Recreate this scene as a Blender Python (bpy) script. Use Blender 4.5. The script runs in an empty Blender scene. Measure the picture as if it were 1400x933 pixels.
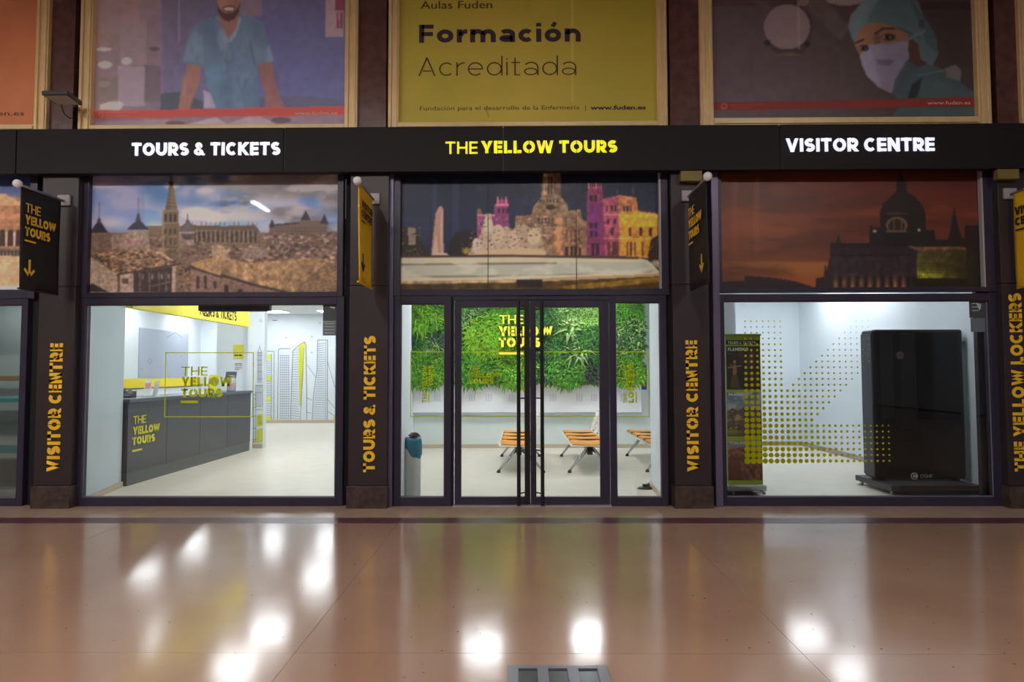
import bpy, math, random
import numpy as np
from mathutils import Vector, Matrix

# ------------------------------------------------------------------ camera, world, exposure
SC = bpy.context.scene
COL = SC.collection
FPX = 900.0                       # focal length for the 1400x933 frame
CAM = Vector((0.0, -7.42, 1.5))
YAW, PITCH, ROLL = math.radians(0.60), math.radians(2.64), math.radians(-0.13)
RM = Matrix.Rotation(YAW, 3, 'Z') @ Matrix.Rotation(math.pi / 2 + PITCH, 3, 'X') @ Matrix.Rotation(ROLL, 3, 'Z')
cd = bpy.data.cameras.new('camera')
cd.sensor_width = 36.0
cd.lens = FPX / 1400.0 * 36.0
cd.clip_end = 200
cam = bpy.data.objects.new('camera', cd)
COL.objects.link(cam)
cam.matrix_world = Matrix.Translation(CAM) @ RM.to_4x4()
SC.camera = cam
SC.view_settings.view_transform = 'Standard'
SC.view_settings.look = 'None'
SC.view_settings.exposure = 0.0
SC.view_settings.gamma = 1.0
SC.cycles.sample_clamp_indirect = 60.0
SC.cycles.max_bounces = 10
SC.cycles.transparent_max_bounces = 16
world = bpy.data.worlds.new('world')
SC.world = world
world.use_nodes = True
world.node_tree.nodes['Background'].inputs[0].default_value = (0.96, 0.90, 0.92, 1)
world.node_tree.nodes['Background'].inputs[1].default_value = 0.07
HALL_LAMP = 138.0                 # radiance of the hall's ceiling panels
SHOP_LAMP = 24.0                  # radiance of the ceiling panels inside the shop rooms
# hall lamps, all but the last added: x, distance in front of the facade (towards and past the camera)
HALL_LAMPS = [(-12.0, 6.0), (-9.0, 6.6), (-6.0, 6.6), (-3.0, 6.6), (0.6, 6.6), (5.2, 6.8), (-6.85, 9.75)]

# ------------------------------------------------------------------ rays of the frame -> metres
def ray(px, py):
    return RM @ Vector(((px - 700.0) / FPX, (466.5 - py) / FPX, -1.0))
def at_y(px, py, Y=0.0):
    r = ray(px, py); return CAM + r * ((Y - CAM.y) / r.y)
def at_x(px, py, X):
    r = ray(px, py); return CAM + r * ((X - CAM.x) / r.x)
def at_z(px, py, Z):
    r = ray(px, py); return CAM + r * ((Z - CAM.z) / r.z)
def rect(px0, py0, px1, py1, Y=0.0):
    "x0, x1, z0, z1 of a facade-parallel rectangle read off the frame"
    a, b, c, d = at_y(px0, py0, Y), at_y(px1, py0, Y), at_y(px0, py1, Y), at_y(px1, py1, Y)
    return (a.x + c.x) / 2, (b.x + d.x) / 2, (c.z + d.z) / 2, (a.z + b.z) / 2
RMT = RM.transposed()
def project(P):
    "numpy Nx3 -> px, py"
    Q = (P - np.array(CAM)) @ np.array(RMT).T
    return 700.0 + FPX * Q[:, 0] / -Q[:, 2], 466.5 - FPX * Q[:, 1] / -Q[:, 2]

# ------------------------------------------------------------------ materials
def lin(c):
    return tuple((v / 255.0 / 12.92) if v / 255.0 <= 0.04045 else ((v / 255.0 + 0.055) / 1.055) ** 2.4 for v in c)
MATS = {}
def mat(name, rgb=(128, 128, 128), rough=0.5, metal=0.0, noise=0.0, nscale=20.0, bump=0.0, bscale=60.0, emit=None, estr=0.0,
        coat=0.0, rgb2=None, spec=None, alpha=None, stretch=None, trans=0.0):
    if name in MATS: return MATS[name]
    m = bpy.data.materials.new(name); m.use_nodes = True
    nt = m.node_tree; b = nt.nodes['Principled BSDF']; L = nt.links.new
    col = lin(rgb)
    b.inputs['Base Color'].default_value = (*col, 1)
    b.inputs['Roughness'].default_value = rough
    b.inputs['Metallic'].default_value = metal
    if spec is not None: b.inputs['Specular IOR Level'].default_value = spec
    if coat: b.inputs['Coat Weight'].default_value = coat; b.inputs['Coat Roughness'].default_value = 0.05
    if trans: b.inputs['Transmission Weight'].default_value = trans
    if emit is not None:
        b.inputs['Emission Color'].default_value = (*lin(emit), 1); b.inputs['Emission Strength'].default_value = estr
    if alpha is not None: b.inputs['Alpha'].default_value = alpha
    if noise or rgb2 or bump:
        tc = nt.nodes.new('ShaderNodeTexCoord'); mp = nt.nodes.new('ShaderNodeMapping')
        L(tc.outputs['Object'], mp.inputs['Vector'])
        if stretch: mp.inputs['Scale'].default_value = stretch
    if noise or rgb2:
        nz = nt.nodes.new('ShaderNodeTexNoise'); nz.inputs['Scale'].default_value = nscale; nz.inputs['Detail'].default_value = 6
        L(mp.outputs['Vector'], nz.inputs['Vector'])
        cr = nt.nodes.new('ShaderNodeValToRGB')
        c2 = lin(rgb2) if rgb2 else tuple(v * (1 - noise) for v in col)
        c1 = col if rgb2 else tuple(min(1, v * (1 + noise)) for v in col)
        cr.color_ramp.elements[0].position = 0.35; cr.color_ramp.elements[1].position = 0.65
        cr.color_ramp.elements[0].color = (*c2, 1); cr.color_ramp.elements[1].color = (*c1, 1)
        L(nz.outputs['Fac'], cr.inputs['Fac']); L(cr.outputs['Color'], b.inputs['Base Color'])
    if bump:
        n2 = nt.nodes.new('ShaderNodeTexNoise'); n2.inputs['Scale'].default_value = bscale; n2.inputs['Detail'].default_value = 4
        L(mp.outputs['Vector'], n2.inputs['Vector'])
        bp = nt.nodes.new('ShaderNodeBump'); bp.inputs['Strength'].default_value = bump; bp.inputs['Distance'].default_value = 0.01
        L(n2.outputs['Fac'], bp.inputs['Height']); L(bp.outputs['Normal'], b.inputs['Normal'])
    MATS[name] = m
    return m
def vinyl(name, rgb, tr=.5):
    "translucent adhesive film: light from the room behind glows through it"
    m = bpy.data.materials.new(name); m.use_nodes = True; nt = m.node_tree; nt.nodes.clear(); c = (*lin(rgb), 1)
    o = nt.nodes.new('ShaderNodeOutputMaterial'); d = nt.nodes.new('ShaderNodeBsdfDiffuse'); t = nt.nodes.new('ShaderNodeBsdfTranslucent'); mx = nt.nodes.new('ShaderNodeMixShader')
    d.inputs['Color'].default_value = c; t.inputs['Color'].default_value = c; mx.inputs[0].default_value = tr
    nt.links.new(d.outputs[0], mx.inputs[1]); nt.links.new(t.outputs[0], mx.inputs[2]); nt.links.new(mx.outputs[0], o.inputs[0]); return m
def glass_mat():
    m = bpy.data.materials.new('clear_glass'); m.use_nodes = True; nt = m.node_tree; nt.nodes.clear()
    o = nt.nodes.new('ShaderNodeOutputMaterial'); t = nt.nodes.new('ShaderNodeBsdfTransparent'); g = nt.nodes.new('ShaderNodeBsdfGlossy')
    f = nt.nodes.new('ShaderNodeFresnel'); mx = nt.nodes.new('ShaderNodeMixShader')
    t.inputs['Color'].default_value = (0.975, 0.985, 0.98, 1); g.inputs['Roughness'].default_value = 0.0; f.inputs['IOR'].default_value = 1.5
    nt.links.new(f.outputs[0], mx.inputs[0]); nt.links.new(t.outputs[0], mx.inputs[1]); nt.links.new(g.outputs[0], mx.inputs[2])
    nt.links.new(mx.outputs[0], o.inputs[0]); return m
GLASS = glass_mat()
def print_mat(name, rough=0.45, coat=0.0, gain=1.0, bump=0.0):
    "printed sheet: colours come from the sheet's own colour attribute"
    m = bpy.data.materials.new(name); m.use_nodes = True; nt = m.node_tree; b = nt.nodes['Principled BSDF']
    a = nt.nodes.new('ShaderNodeVertexColor'); a.layer_name = 'ink'
    nt.links.new(a.outputs['Color'], b.inputs['Base Color']); b.inputs['Roughness'].default_value = rough
    if coat: b.inputs['Coat Weight'].default_value = coat; b.inputs['Coat Roughness'].default_value = 0.03
    return m
FRAME = mat('aubergine_aluminium', (50, 44, 64), 0.38, 0.0, noise=0.08, nscale=6, spec=0.5)
TRIM = mat('lilac_steel_trim', (112, 102, 128), 0.35, 0.3)
CLAD = mat('brown_black_cladding', (52, 41, 45), 0.42, 0.0, noise=0.12, nscale=3, bump=0.02)
GRAN = mat('red_brown_granite', (112, 72, 64), 0.28, 0, rgb2=(88, 54, 49), nscale=9, bump=0.03)
PLIN = mat('grey_brown_granite', (82, 66, 60), 0.35, 0, rgb2=(54, 42, 40), nscale=16)
FASC = mat('black_fascia_enamel', (34, 29, 32), 0.55, 0, noise=0.06, nscale=2, spec=.22)
GAPM = mat('dark_recess', (18, 16, 22), 0.8)
GOLD = mat('pale_gold_frame', (240, 208, 152), 0.34, 0.1, noise=0.04, nscale=8)
WHITE = mat('white_wall_paint', (222, 230, 236), 0.7, 0, noise=0.02, nscale=3)
WHITE2 = mat('cool_grey_wall_paint', (196, 208, 214), 0.7, 0, noise=0.03, nscale=3)
CEILM = mat('white_ceiling_tile', (226, 230, 232), 0.85)
SFLOOR = mat('cream_shop_floor', (222, 214, 198), 0.35, 0, noise=0.04, nscale=4)
SKIRT = mat('beige_skirting', (196, 180, 156), 0.55)
YEL = mat('sign_yellow', (238, 216, 20), 0.45)
INKY = mat('vinyl_yellow', (252, 200, 40), 0.45)
OLIVE = vinyl('vinyl_olive_yellow', (218, 226, 36), .5)
BLACK = mat('matt_black', (26, 25, 27), 0.5)
GRAPH = mat('graphite_laminate', (74, 76, 82), 0.45, 0, noise=0.05, nscale=5)
STEEL = mat('brushed_steel', (170, 172, 174), 0.32, 0.9)
CHROME = mat('satin_aluminium', (196, 198, 202), 0.25, 0.8)
WHITEP = mat('white_plastic', (236, 236, 238), 0.45)

# ------------------------------------------------------------------ mesh building
def gname(n): return n
ORG = {}
class MB:
    def __init__(s): s.v = []; s.f = []
    def add(s, vs, fs):
        k = len(s.v); s.v += [tuple(p) for p in vs]; s.f += [tuple(i + k for i in f) for f in fs]; return s
    def box(s, x0, y0, z0, x1, y1, z1):
        if x0 > x1: x0, x1 = x1, x0
        if y0 > y1: y0, y1 = y1, y0
        if z0 > z1: z0, z1 = z1, z0
        return s.add([(x0,y0,z0),(x1,y0,z0),(x1,y1,z0),(x0,y1,z0),(x0,y0,z1),(x1,y0,z1),(x1,y1,z1),(x0,y1,z1)],
                     [(0,3,2,1),(4,5,6,7),(0,1,5,4),(1,2,6,5),(2,3,7,6),(3,0,4,7)])
    def quad(s, a, b, c, d): return s.add([a, b, c, d], [(0,1,2,3)])
    def tube(s, p0, p1, r0, r1=None, n=12, cap=True):
        p0 = Vector(p0); p1 = Vector(p1); r1 = r0 if r1 is None else r1
        d = (p1 - p0).normalized(); a = Vector((0,0,1)) if abs(d.z) < 0.9 else Vector((1,0,0))
        u = d.cross(a).normalized(); w = d.cross(u)
        vs = [p0 + (u*math.cos(2*math.pi*i/n) + w*math.sin(2*math.pi*i/n))*r0 for i in range(n)]
        vs += [p1 + (u*math.cos(2*math.pi*i/n) + w*math.sin(2*math.pi*i/n))*r1 for i in range(n)]
        fs = [(i, (i+1) % n, n+(i+1) % n, n+i) for i in range(n)]
        if cap: fs += [tuple(range(n-1, -1, -1)), tuple(range(n, 2*n))]
        return s.add(vs, fs)
    def lathe(s, prof, c=(0,0,0), n=24, sx=1, sy=1):
        vs = []; fs = []
        for r, z in prof:
            vs += [(c[0]+r*sx*math.cos(2*math.pi*i/n), c[1]+r*sy*math.sin(2*math.pi*i/n), c[2]+z) for i in range(n)]
        for k in range(len(prof)-1):
            fs += [(k*n+i, k*n+(i+1) % n, (k+1)*n+(i+1) % n, (k+1)*n+i) for i in range(n)]
        fs += [tuple(range(n-1, -1, -1)), tuple(range((len(prof)-1)*n, len(prof)*n))]
        return s.add(vs, fs)
    def ball(s, c, r, n=12):
        return s.lathe([(max(1e-4, r*math.sin(math.pi*k/8)), -r*math.cos(math.pi*k/8)) for k in range(9)], c, n)
    def prism(s, pts, org, u, v, n, t):
        "polygon pts (2d, ccw) in plane org,u,v extruded from -0 to t along n"
        org = Vector(org); u = Vector(u); v = Vector(v); n = Vector(n)
        a = [org + u*p[0] + v*p[1] for p in pts]; k = len(a)
        b = [p + n*t for p in a]
        return s.add(a + b, [tuple(range(k-1, -1, -1)), tuple(range(k, 2*k))] + [(i, (i+1) % k, k+(i+1) % k, k+i) for i in range(k)])
    def build(s, name, m, parent=None, label=None, smooth=False, bev=0.0, local=False, kind=None, seg=2):
        me = bpy.data.meshes.new(name)
        o0 = Vector((0,0,0))
        if parent is not None and not local: o0 = ORG.get(parent.name, Vector((0,0,0)))
        me.from_pydata([(p[0]-o0.x, p[1]-o0.y, p[2]-o0.z) for p in s.v], [], s.f)
        me.validate(); me.update()
        if isinstance(m, (list, tuple)):
            for k in m: me.materials.append(k)
        else: me.materials.append(m)
        if smooth: me.polygons.foreach_set('use_smooth', [True]*len(me.polygons))
        ob = bpy.data.objects.new(name, me); COL.objects.link(ob)
        if parent is not None: ob.parent = parent; ORG[ob.name] = o0
        if bev:
            bm = ob.modifiers.new('soft_edges', 'BEVEL'); bm.width = bev; bm.segments = seg; bm.limit_method = 'ANGLE'
        if label: ob['label'] = label
        if kind: ob['kind'] = kind
        return ob
def thing(name, label, cat, loc=(0,0,0), group=None, rz=0.0):
    e = bpy.data.objects.new(name, None); COL.objects.link(e); e.empty_display_size = 0.1
    e.location = loc; e.rotation_euler = (0, 0, rz); ORG[e.name] = Vector(loc)
    e['label'] = label; e['category'] = cat
    if group: e['group'] = group
    return e
def tag(o, label, cat, group=None):
    o['label'] = label; o['category'] = cat
    if group: o['group'] = group
    return o
def struct(name, loc=(0,0,0)):
    e = bpy.data.objects.new(name, None); COL.objects.link(e); e.location = loc; ORG[e.name] = Vector(loc); e['kind'] = 'structure'; return e

# ------------------------------------------------------------------ lettering: a geometric stroke alphabet
def clip(poly, axis, val, keep_less):
    out = []
    for i in range(len(poly)):
        a, b = poly[i], poly[(i+1) % len(poly)]
        ia = (a[axis] <= val) == keep_less or a[axis] == val; ib = (b[axis] <= val) == keep_less or b[axis] == val
        if ia: out.append(a)
        if ia != ib:
            t = (val - a[axis]) / (b[axis] - a[axis]); out.append((a[0]+(b[0]-a[0])*t, a[1]+(b[1]-a[1])*t))
    return out
def strip(pts, w):
    "mitred quads along a polyline"
    q = []; n = len(pts); off = []
    for i in range(n):
        a = pts[max(0, i-1)]; b = pts[min(n-1, i+1)]
        if 0 < i < n-1:
            d1 = Vector((pts[i][0]-a[0], pts[i][1]-a[1])).normalized(); d2 = Vector((b[0]-pts[i][0], b[1]-pts[i][1])).normalized()
            d = (d1+d2).normalized(); k = 1/max(0.5, d.dot(d1))
        else:
            d = Vector((b[0]-a[0], b[1]-a[1])).normalized(); k = 1
        off.append((-d.y*w/2*k, d.x*w/2*k))
    for i in range(n-1):
        p, r = pts[i], pts[i+1]; o, s = off[i], off[i+1]
        q.append([(p[0]-o[0], p[1]-o[1]), (r[0]-s[0], r[1]-s[1]), (r[0]+s[0], r[1]+s[1]), (p[0]+o[0], p[1]+o[1])])
    return q
def arc(cx, cy, rx, ry, a0, a1, n=14):
    return [(cx+rx*math.cos(math.radians(a0+(a1-a0)*i/n)), cy+ry*math.sin(math.radians(a0+(a1-a0)*i/n))) for i in range(n+1)]
def ext(a, b, k=0.3):
    d = Vector((b[0]-a[0], b[1]-a[1])).normalized() * k
    return [(a[0]-d.x, a[1]-d.y), (b[0]+d.x, b[1]+d.y)]
def ext0(a, b, k=0.3):
    d = Vector((b[0]-a[0], b[1]-a[1])).normalized() * k
    return [(a[0]-d.x, a[1]-d.y), b]
def glyph(ch, w):
    a = w/2; L = []; cut = None; T = 1-a
    def S(*p): L.append((list(p), w))
    def H(x0, x1, y): L.append(([(x0, y), (x1, y)], w*0.9))
    hb = w*0.45
    X = .73
    if ch in 'oó': 
        W = .66+w*.5; L.append((arc(W/2, X/2, W/2-a, X/2-a, 0, 360, 26), w))
        if ch == 'ó': L.append(([(W/2-.02, .84), (W/2+.12, 1.08)], w*.8))
    elif ch == 'c': W = .56+w*.5; L.append((arc(W*.55, X/2, W*.55-a, X/2-a, 45, 315, 20), w))
    elif ch == 'e': W = .64+w*.5; L.append((arc(W/2, X/2, W/2-a, X/2-a, 0, 312, 22), w)); H(a, W-a*.6, X/2)
    elif ch == 'a': W = .6+w*.6; L.append(([(W-a, 0), (W-a, X*.55)] + arc(W/2, X*.62, W/2-a, X*.38-a, 0, 150, 10), w)); L.append((arc(W*.47, X*.28, W*.47-a, X*.28-a, 0, 360, 18), w*.9))
    elif ch == 'd': W = .66+w*.5; S((W-a, 0), (W-a, 1.06)); L.append((arc(W*.48, X/2, W*.48-a, X/2-a, 0, 360, 22), w))
    elif ch == 'n': W = .54+w*.9; r = W/2-a; S((a, 0), (a, X)); L.append((arc(W/2, X-a-r, r, r, 165, 0, 12) + [(W-a, 0)], w))
    elif ch == 'm': W = .9+w*1.3; r = (W-w)/4; S((a, 0), (a, X)); L.append((arc(a+r, X-a-r, r, r, 165, 0, 12) + [(a+2*r, 0)], w)); L.append((arc(a+3*r, X-a-r, r, r, 165, 0, 12) + [(W-a, 0)], w))
    elif ch == 'r': W = .3+w*.7; r = W-a-a*.3; S((a, 0), (a, X)); L.append((arc(W, X-a-r, r, r, 165, 85, 8), w))
    elif ch == 't': W = .36+w*.5; S((W*.42, .0), (W*.42, .95)); H(0, W, X-a); H(W*.42, W, a)
    elif ch == 'i': W = w; S((a, 0), (a, X)); S((a, .86), (a, .86+w*.8 if w > .1 else .93))
    elif ch == 'T': W = .66+w*.5; H(0, W, 1-hb); S((W/2, 0), (W/2, 1)); cut = ('x', W/2-a-.055, W/2-a, .5)
    elif ch == 'H': W = .62+w; S((a,0),(a,1)); S((W-a,0),(W-a,1)); H(a, W-a, .5)
    elif ch == 'E': W = .5+w*.75; S((a,0),(a,1)); H(a, W, hb); H(a, W-.03, .5); H(a, W, 1-hb); cut = ('x', w, w+.06, 0)
    elif ch == 'L': W = .46+w*.75; S((a,0),(a,1)); H(a, W, hb); cut = ('x', w, w+.06, 0)
    elif ch == 'F': W = .5+w*.75; S((a,0),(a,1)); H(a, W-.03, .48); H(a, W, 1-hb)
    elif ch == 'I': W = w; S((a,0),(a,1))
    elif ch == 'Y':
        W = .62+w*1.1; S((W/2,0),(W/2,.45)); L.append((ext0((a,1),(W/2,.36)), w)); L.append((ext0((W-a,1),(W/2,.36)), w)); cut = ('x', W/2+.02, W/2+.07, .46)
    elif ch == 'V':
        W = .66+w*1.1; L.append((ext((a,1),(W/2,.02)), w)); L.append((ext((W-a,1),(W/2,.02)), w)); cut = ('x', W/2+.0, W/2+.05, .3)
    elif ch == 'W':
        W = 1.05+w*1.3; m = W/2; k = w*.95
        L.append((ext((a,1),(W*.28,0)), k)); L.append((ext((m,1),(W*.28,0)), k)); L.append((ext((m,1),(W*.72,0)), k)); L.append((ext((W-a,1),(W*.72,0)), k))
        cut = ('x', m-.02, m+.04, .0)
    elif ch == 'N': W = .64+w; S((a,0),(a,1)); S((W-a,0),(W-a,1)); L.append((ext((a,1),(W-a,0)), w)); cut = ('x', w, w+.06, 0)
    elif ch == 'K':
        W = .6+w; S((a,0),(a,1)); L.append((ext0((W-a,1),(a,.38)), w)); L.append((ext0((W-a*.8,0),(a+.12,.6)), w)); cut = ('x', w, w+.05, 0)
    elif ch == 'X': W = .62+w; L.append((ext((a,1),(W-a,0)), w)); L.append((ext((a,0),(W-a,1)), w))
    elif ch in 'OQ': W = .82+w*.6; L.append((arc(W/2,.5,W/2-a,.5-a,0,360,26), w)); cut = ('x', W/2-.035, W/2+.035, 0)
    elif ch == 'C': W = .74+w*.5; L.append((arc((W+.06)/2,.5,(W+.06)/2-a,.5-a,48,312,20), w))
    elif ch == 'G': W = .78+w*.5; L.append((arc(W/2,.5,W/2-a,.5-a,48,330,20), w)); S((W-a,.1),(W-a,.5)); H(W*.55, W, .46)
    elif ch == 'U':
        W = .66+w*.9; r = W/2-a; L.append(([(a,1.0)] + arc(W/2,.5*W if .5*W<.6 else .5,r,(.5 if .5*W>=.6 else .5*W)-a,180,360,14) + [(W-a,1.0)], w)); cut = ('x', w*1.0, w+.0, .0)
    elif ch == 'D': W = .7+w*.7; S((a,0),(a,1)); L.append(([(a,a),(W*.42,a)] + arc(W*.42,.5,W*.58-a,.5-a,-90,90,12) + [(a,T)], w))
    elif ch in 'RPB':
        W = .6+w*.8; r = (1-.38)/2-a*.5; S((a,0),(a,1))
        L.append(([(a,T),(W-a-r,T)] + arc(W-a-r,T-r,r,r,90,-90,10) + [(a,T-2*r)], w))
        if ch == 'R': L.append((ext0((W-a*.9,0),(W*.45,T-2*r), .3), w))
        if ch == 'B': L.append(([(a,a),(W-a-.2,a)] + arc(W-a-.2,.28,.2,.28-a,-90,90,8), w))
        cut = ('x', w, w+.055, 0)
    elif ch == 'S':
        W = .6+w*.6; m = .5; r = (1-w)/4
        L.append((arc(W/2, T-r, W/2-a, r, 35, 270, 14)[:-1] + arc(W/2, a+r, W/2-a, r, 90, -145, 14), w))
    elif ch == 'A': W = .68+w*1.1; L.append((ext((a,0),(W/2,1)), w)); L.append((ext((W-a,0),(W/2,1)), w)); H(W*.25, W*.75, .27)
    elif ch == 'M': W = .8+w; S((a,0),(a,1)); S((W-a,0),(W-a,1)); L.append((ext0((a,1),(W/2,.25)), w)); L.append((ext0((W-a,1),(W/2,.25)), w))
    elif ch == '&':
        W = .74+w*.5; k = w*.85
        L.append((arc(W*.42,.76,.17,.24-k/2,-50,235,14) + [(W-k*.3, 0.0)], k)); L.append((arc(W*.40,.27,.26,.27-k/2,110,395,16), k))
    elif ch == '_': return [], .3
    else: return [], .38
    out = []
    for pts, ww in L: out += strip(pts, ww)
    out = [clip(clip(p, 1, 0.0, False), 1, 1.0 if ch.isupper() or ch == '&' else 1.2, True) for p in out]
    return (out, W, cut)
def text_polys(s, h, w=0.27, stencil=False, track=0.10, width=None):
    "list of (char, [polys]) laid out from x=0, scaled to height h and total width"
    x = 0.0; res = []
    for ch in s:
        if ch == ' ': x += .34; continue
        g = glyph(ch, w); polys, W = g[0], g[1]; cut = g[2] if len(g) > 2 else None
        if stencil and cut:
            nn = []
            for p in polys:
                lo = clip(p, 1, cut[3], True) if cut[3] > 0 else []
                hi = clip(p, 1, cut[3], False) if cut[3] > 0 else p
                if len(lo) > 2: nn.append(lo)
                if len(hi) > 2:
                    for q in (clip(hi, 0, cut[1], True), clip(hi, 0, cut[2], False)):
                        if len(q) > 2: nn.append(q)
            polys = nn
        res.append((ch, [[(px + x, py) for px, py in p] for p in polys if len(p) > 2])); x += W + track
    tot = x - track; k = (width / tot) if width else h
    return [(c, [[(px * k, py * h) for px, py in p] for p in ps]) for c, ps in res]
def put_text(mb, s, org, u, v, h, width=None, w=0.27, stencil=False, t=0.002, track=0.10):
    u = Vector(u).normalized(); v = Vector(v).normalized(); n = u.cross(v)
    for c, ps in text_polys(s, h, w, stencil, track, width):
        for p in ps: mb.prism(p, org, u, v, n, t)
def letters(s, org, u, v, h, width, m, parent, w=0.27, stencil=False, t=0.03, name='letter', track=0.10):
    "each letter its own part"
    u = Vector(u).normalized(); v = Vector(v).normalized(); n = u.cross(v)
    for c, ps in text_polys(s, h, w, stencil, track, width):
        mb = MB()
        for p in ps: mb.prism(p, org, u, v, n, t)
        mb.build(name, m, parent)
FONT_CACHE = {}
def font_text(mb, s, org, u, v, h, width=None, bold=0.0, n_off=0.0, spacing=1.0, shear=0.0):
    "flat text in the built-in typeface; h = cap height"
    cu = bpy.data.curves.new('txt', 'FONT'); cu.body = s; cu.size = 1.0; cu.offset = bold; cu.resolution_u = 3; cu.space_character = spacing; cu.shear = shear
    ob = bpy.data.objects.new('txt', cu); COL.objects.link(ob)
    dg = bpy.context.evaluated_depsgraph_get(); dg.update()
    me = bpy.data.meshes.new_from_object(ob.evaluated_get(dg))
    vs = [tuple(q.co) for q in me.vertices]; fs = [tuple(p.vertices) for p in me.polygons]
    bpy.data.objects.remove(ob); bpy.data.curves.remove(cu); bpy.data.meshes.remove(me)
    if not vs: return
    x0 = min(p[0] for p in vs); x1 = max(p[0] for p in vs)
    ky = h / 0.73; kx = (width / (x1 - x0)) if width else ky
    u = Vector(u).normalized(); v = Vector(v).normalized(); n = u.cross(v); org = Vector(org)
    mb.add([org + u*((p[0]-x0)*kx) + v*(p[1]*ky) + n*n_off for p in vs], fs)

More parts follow.
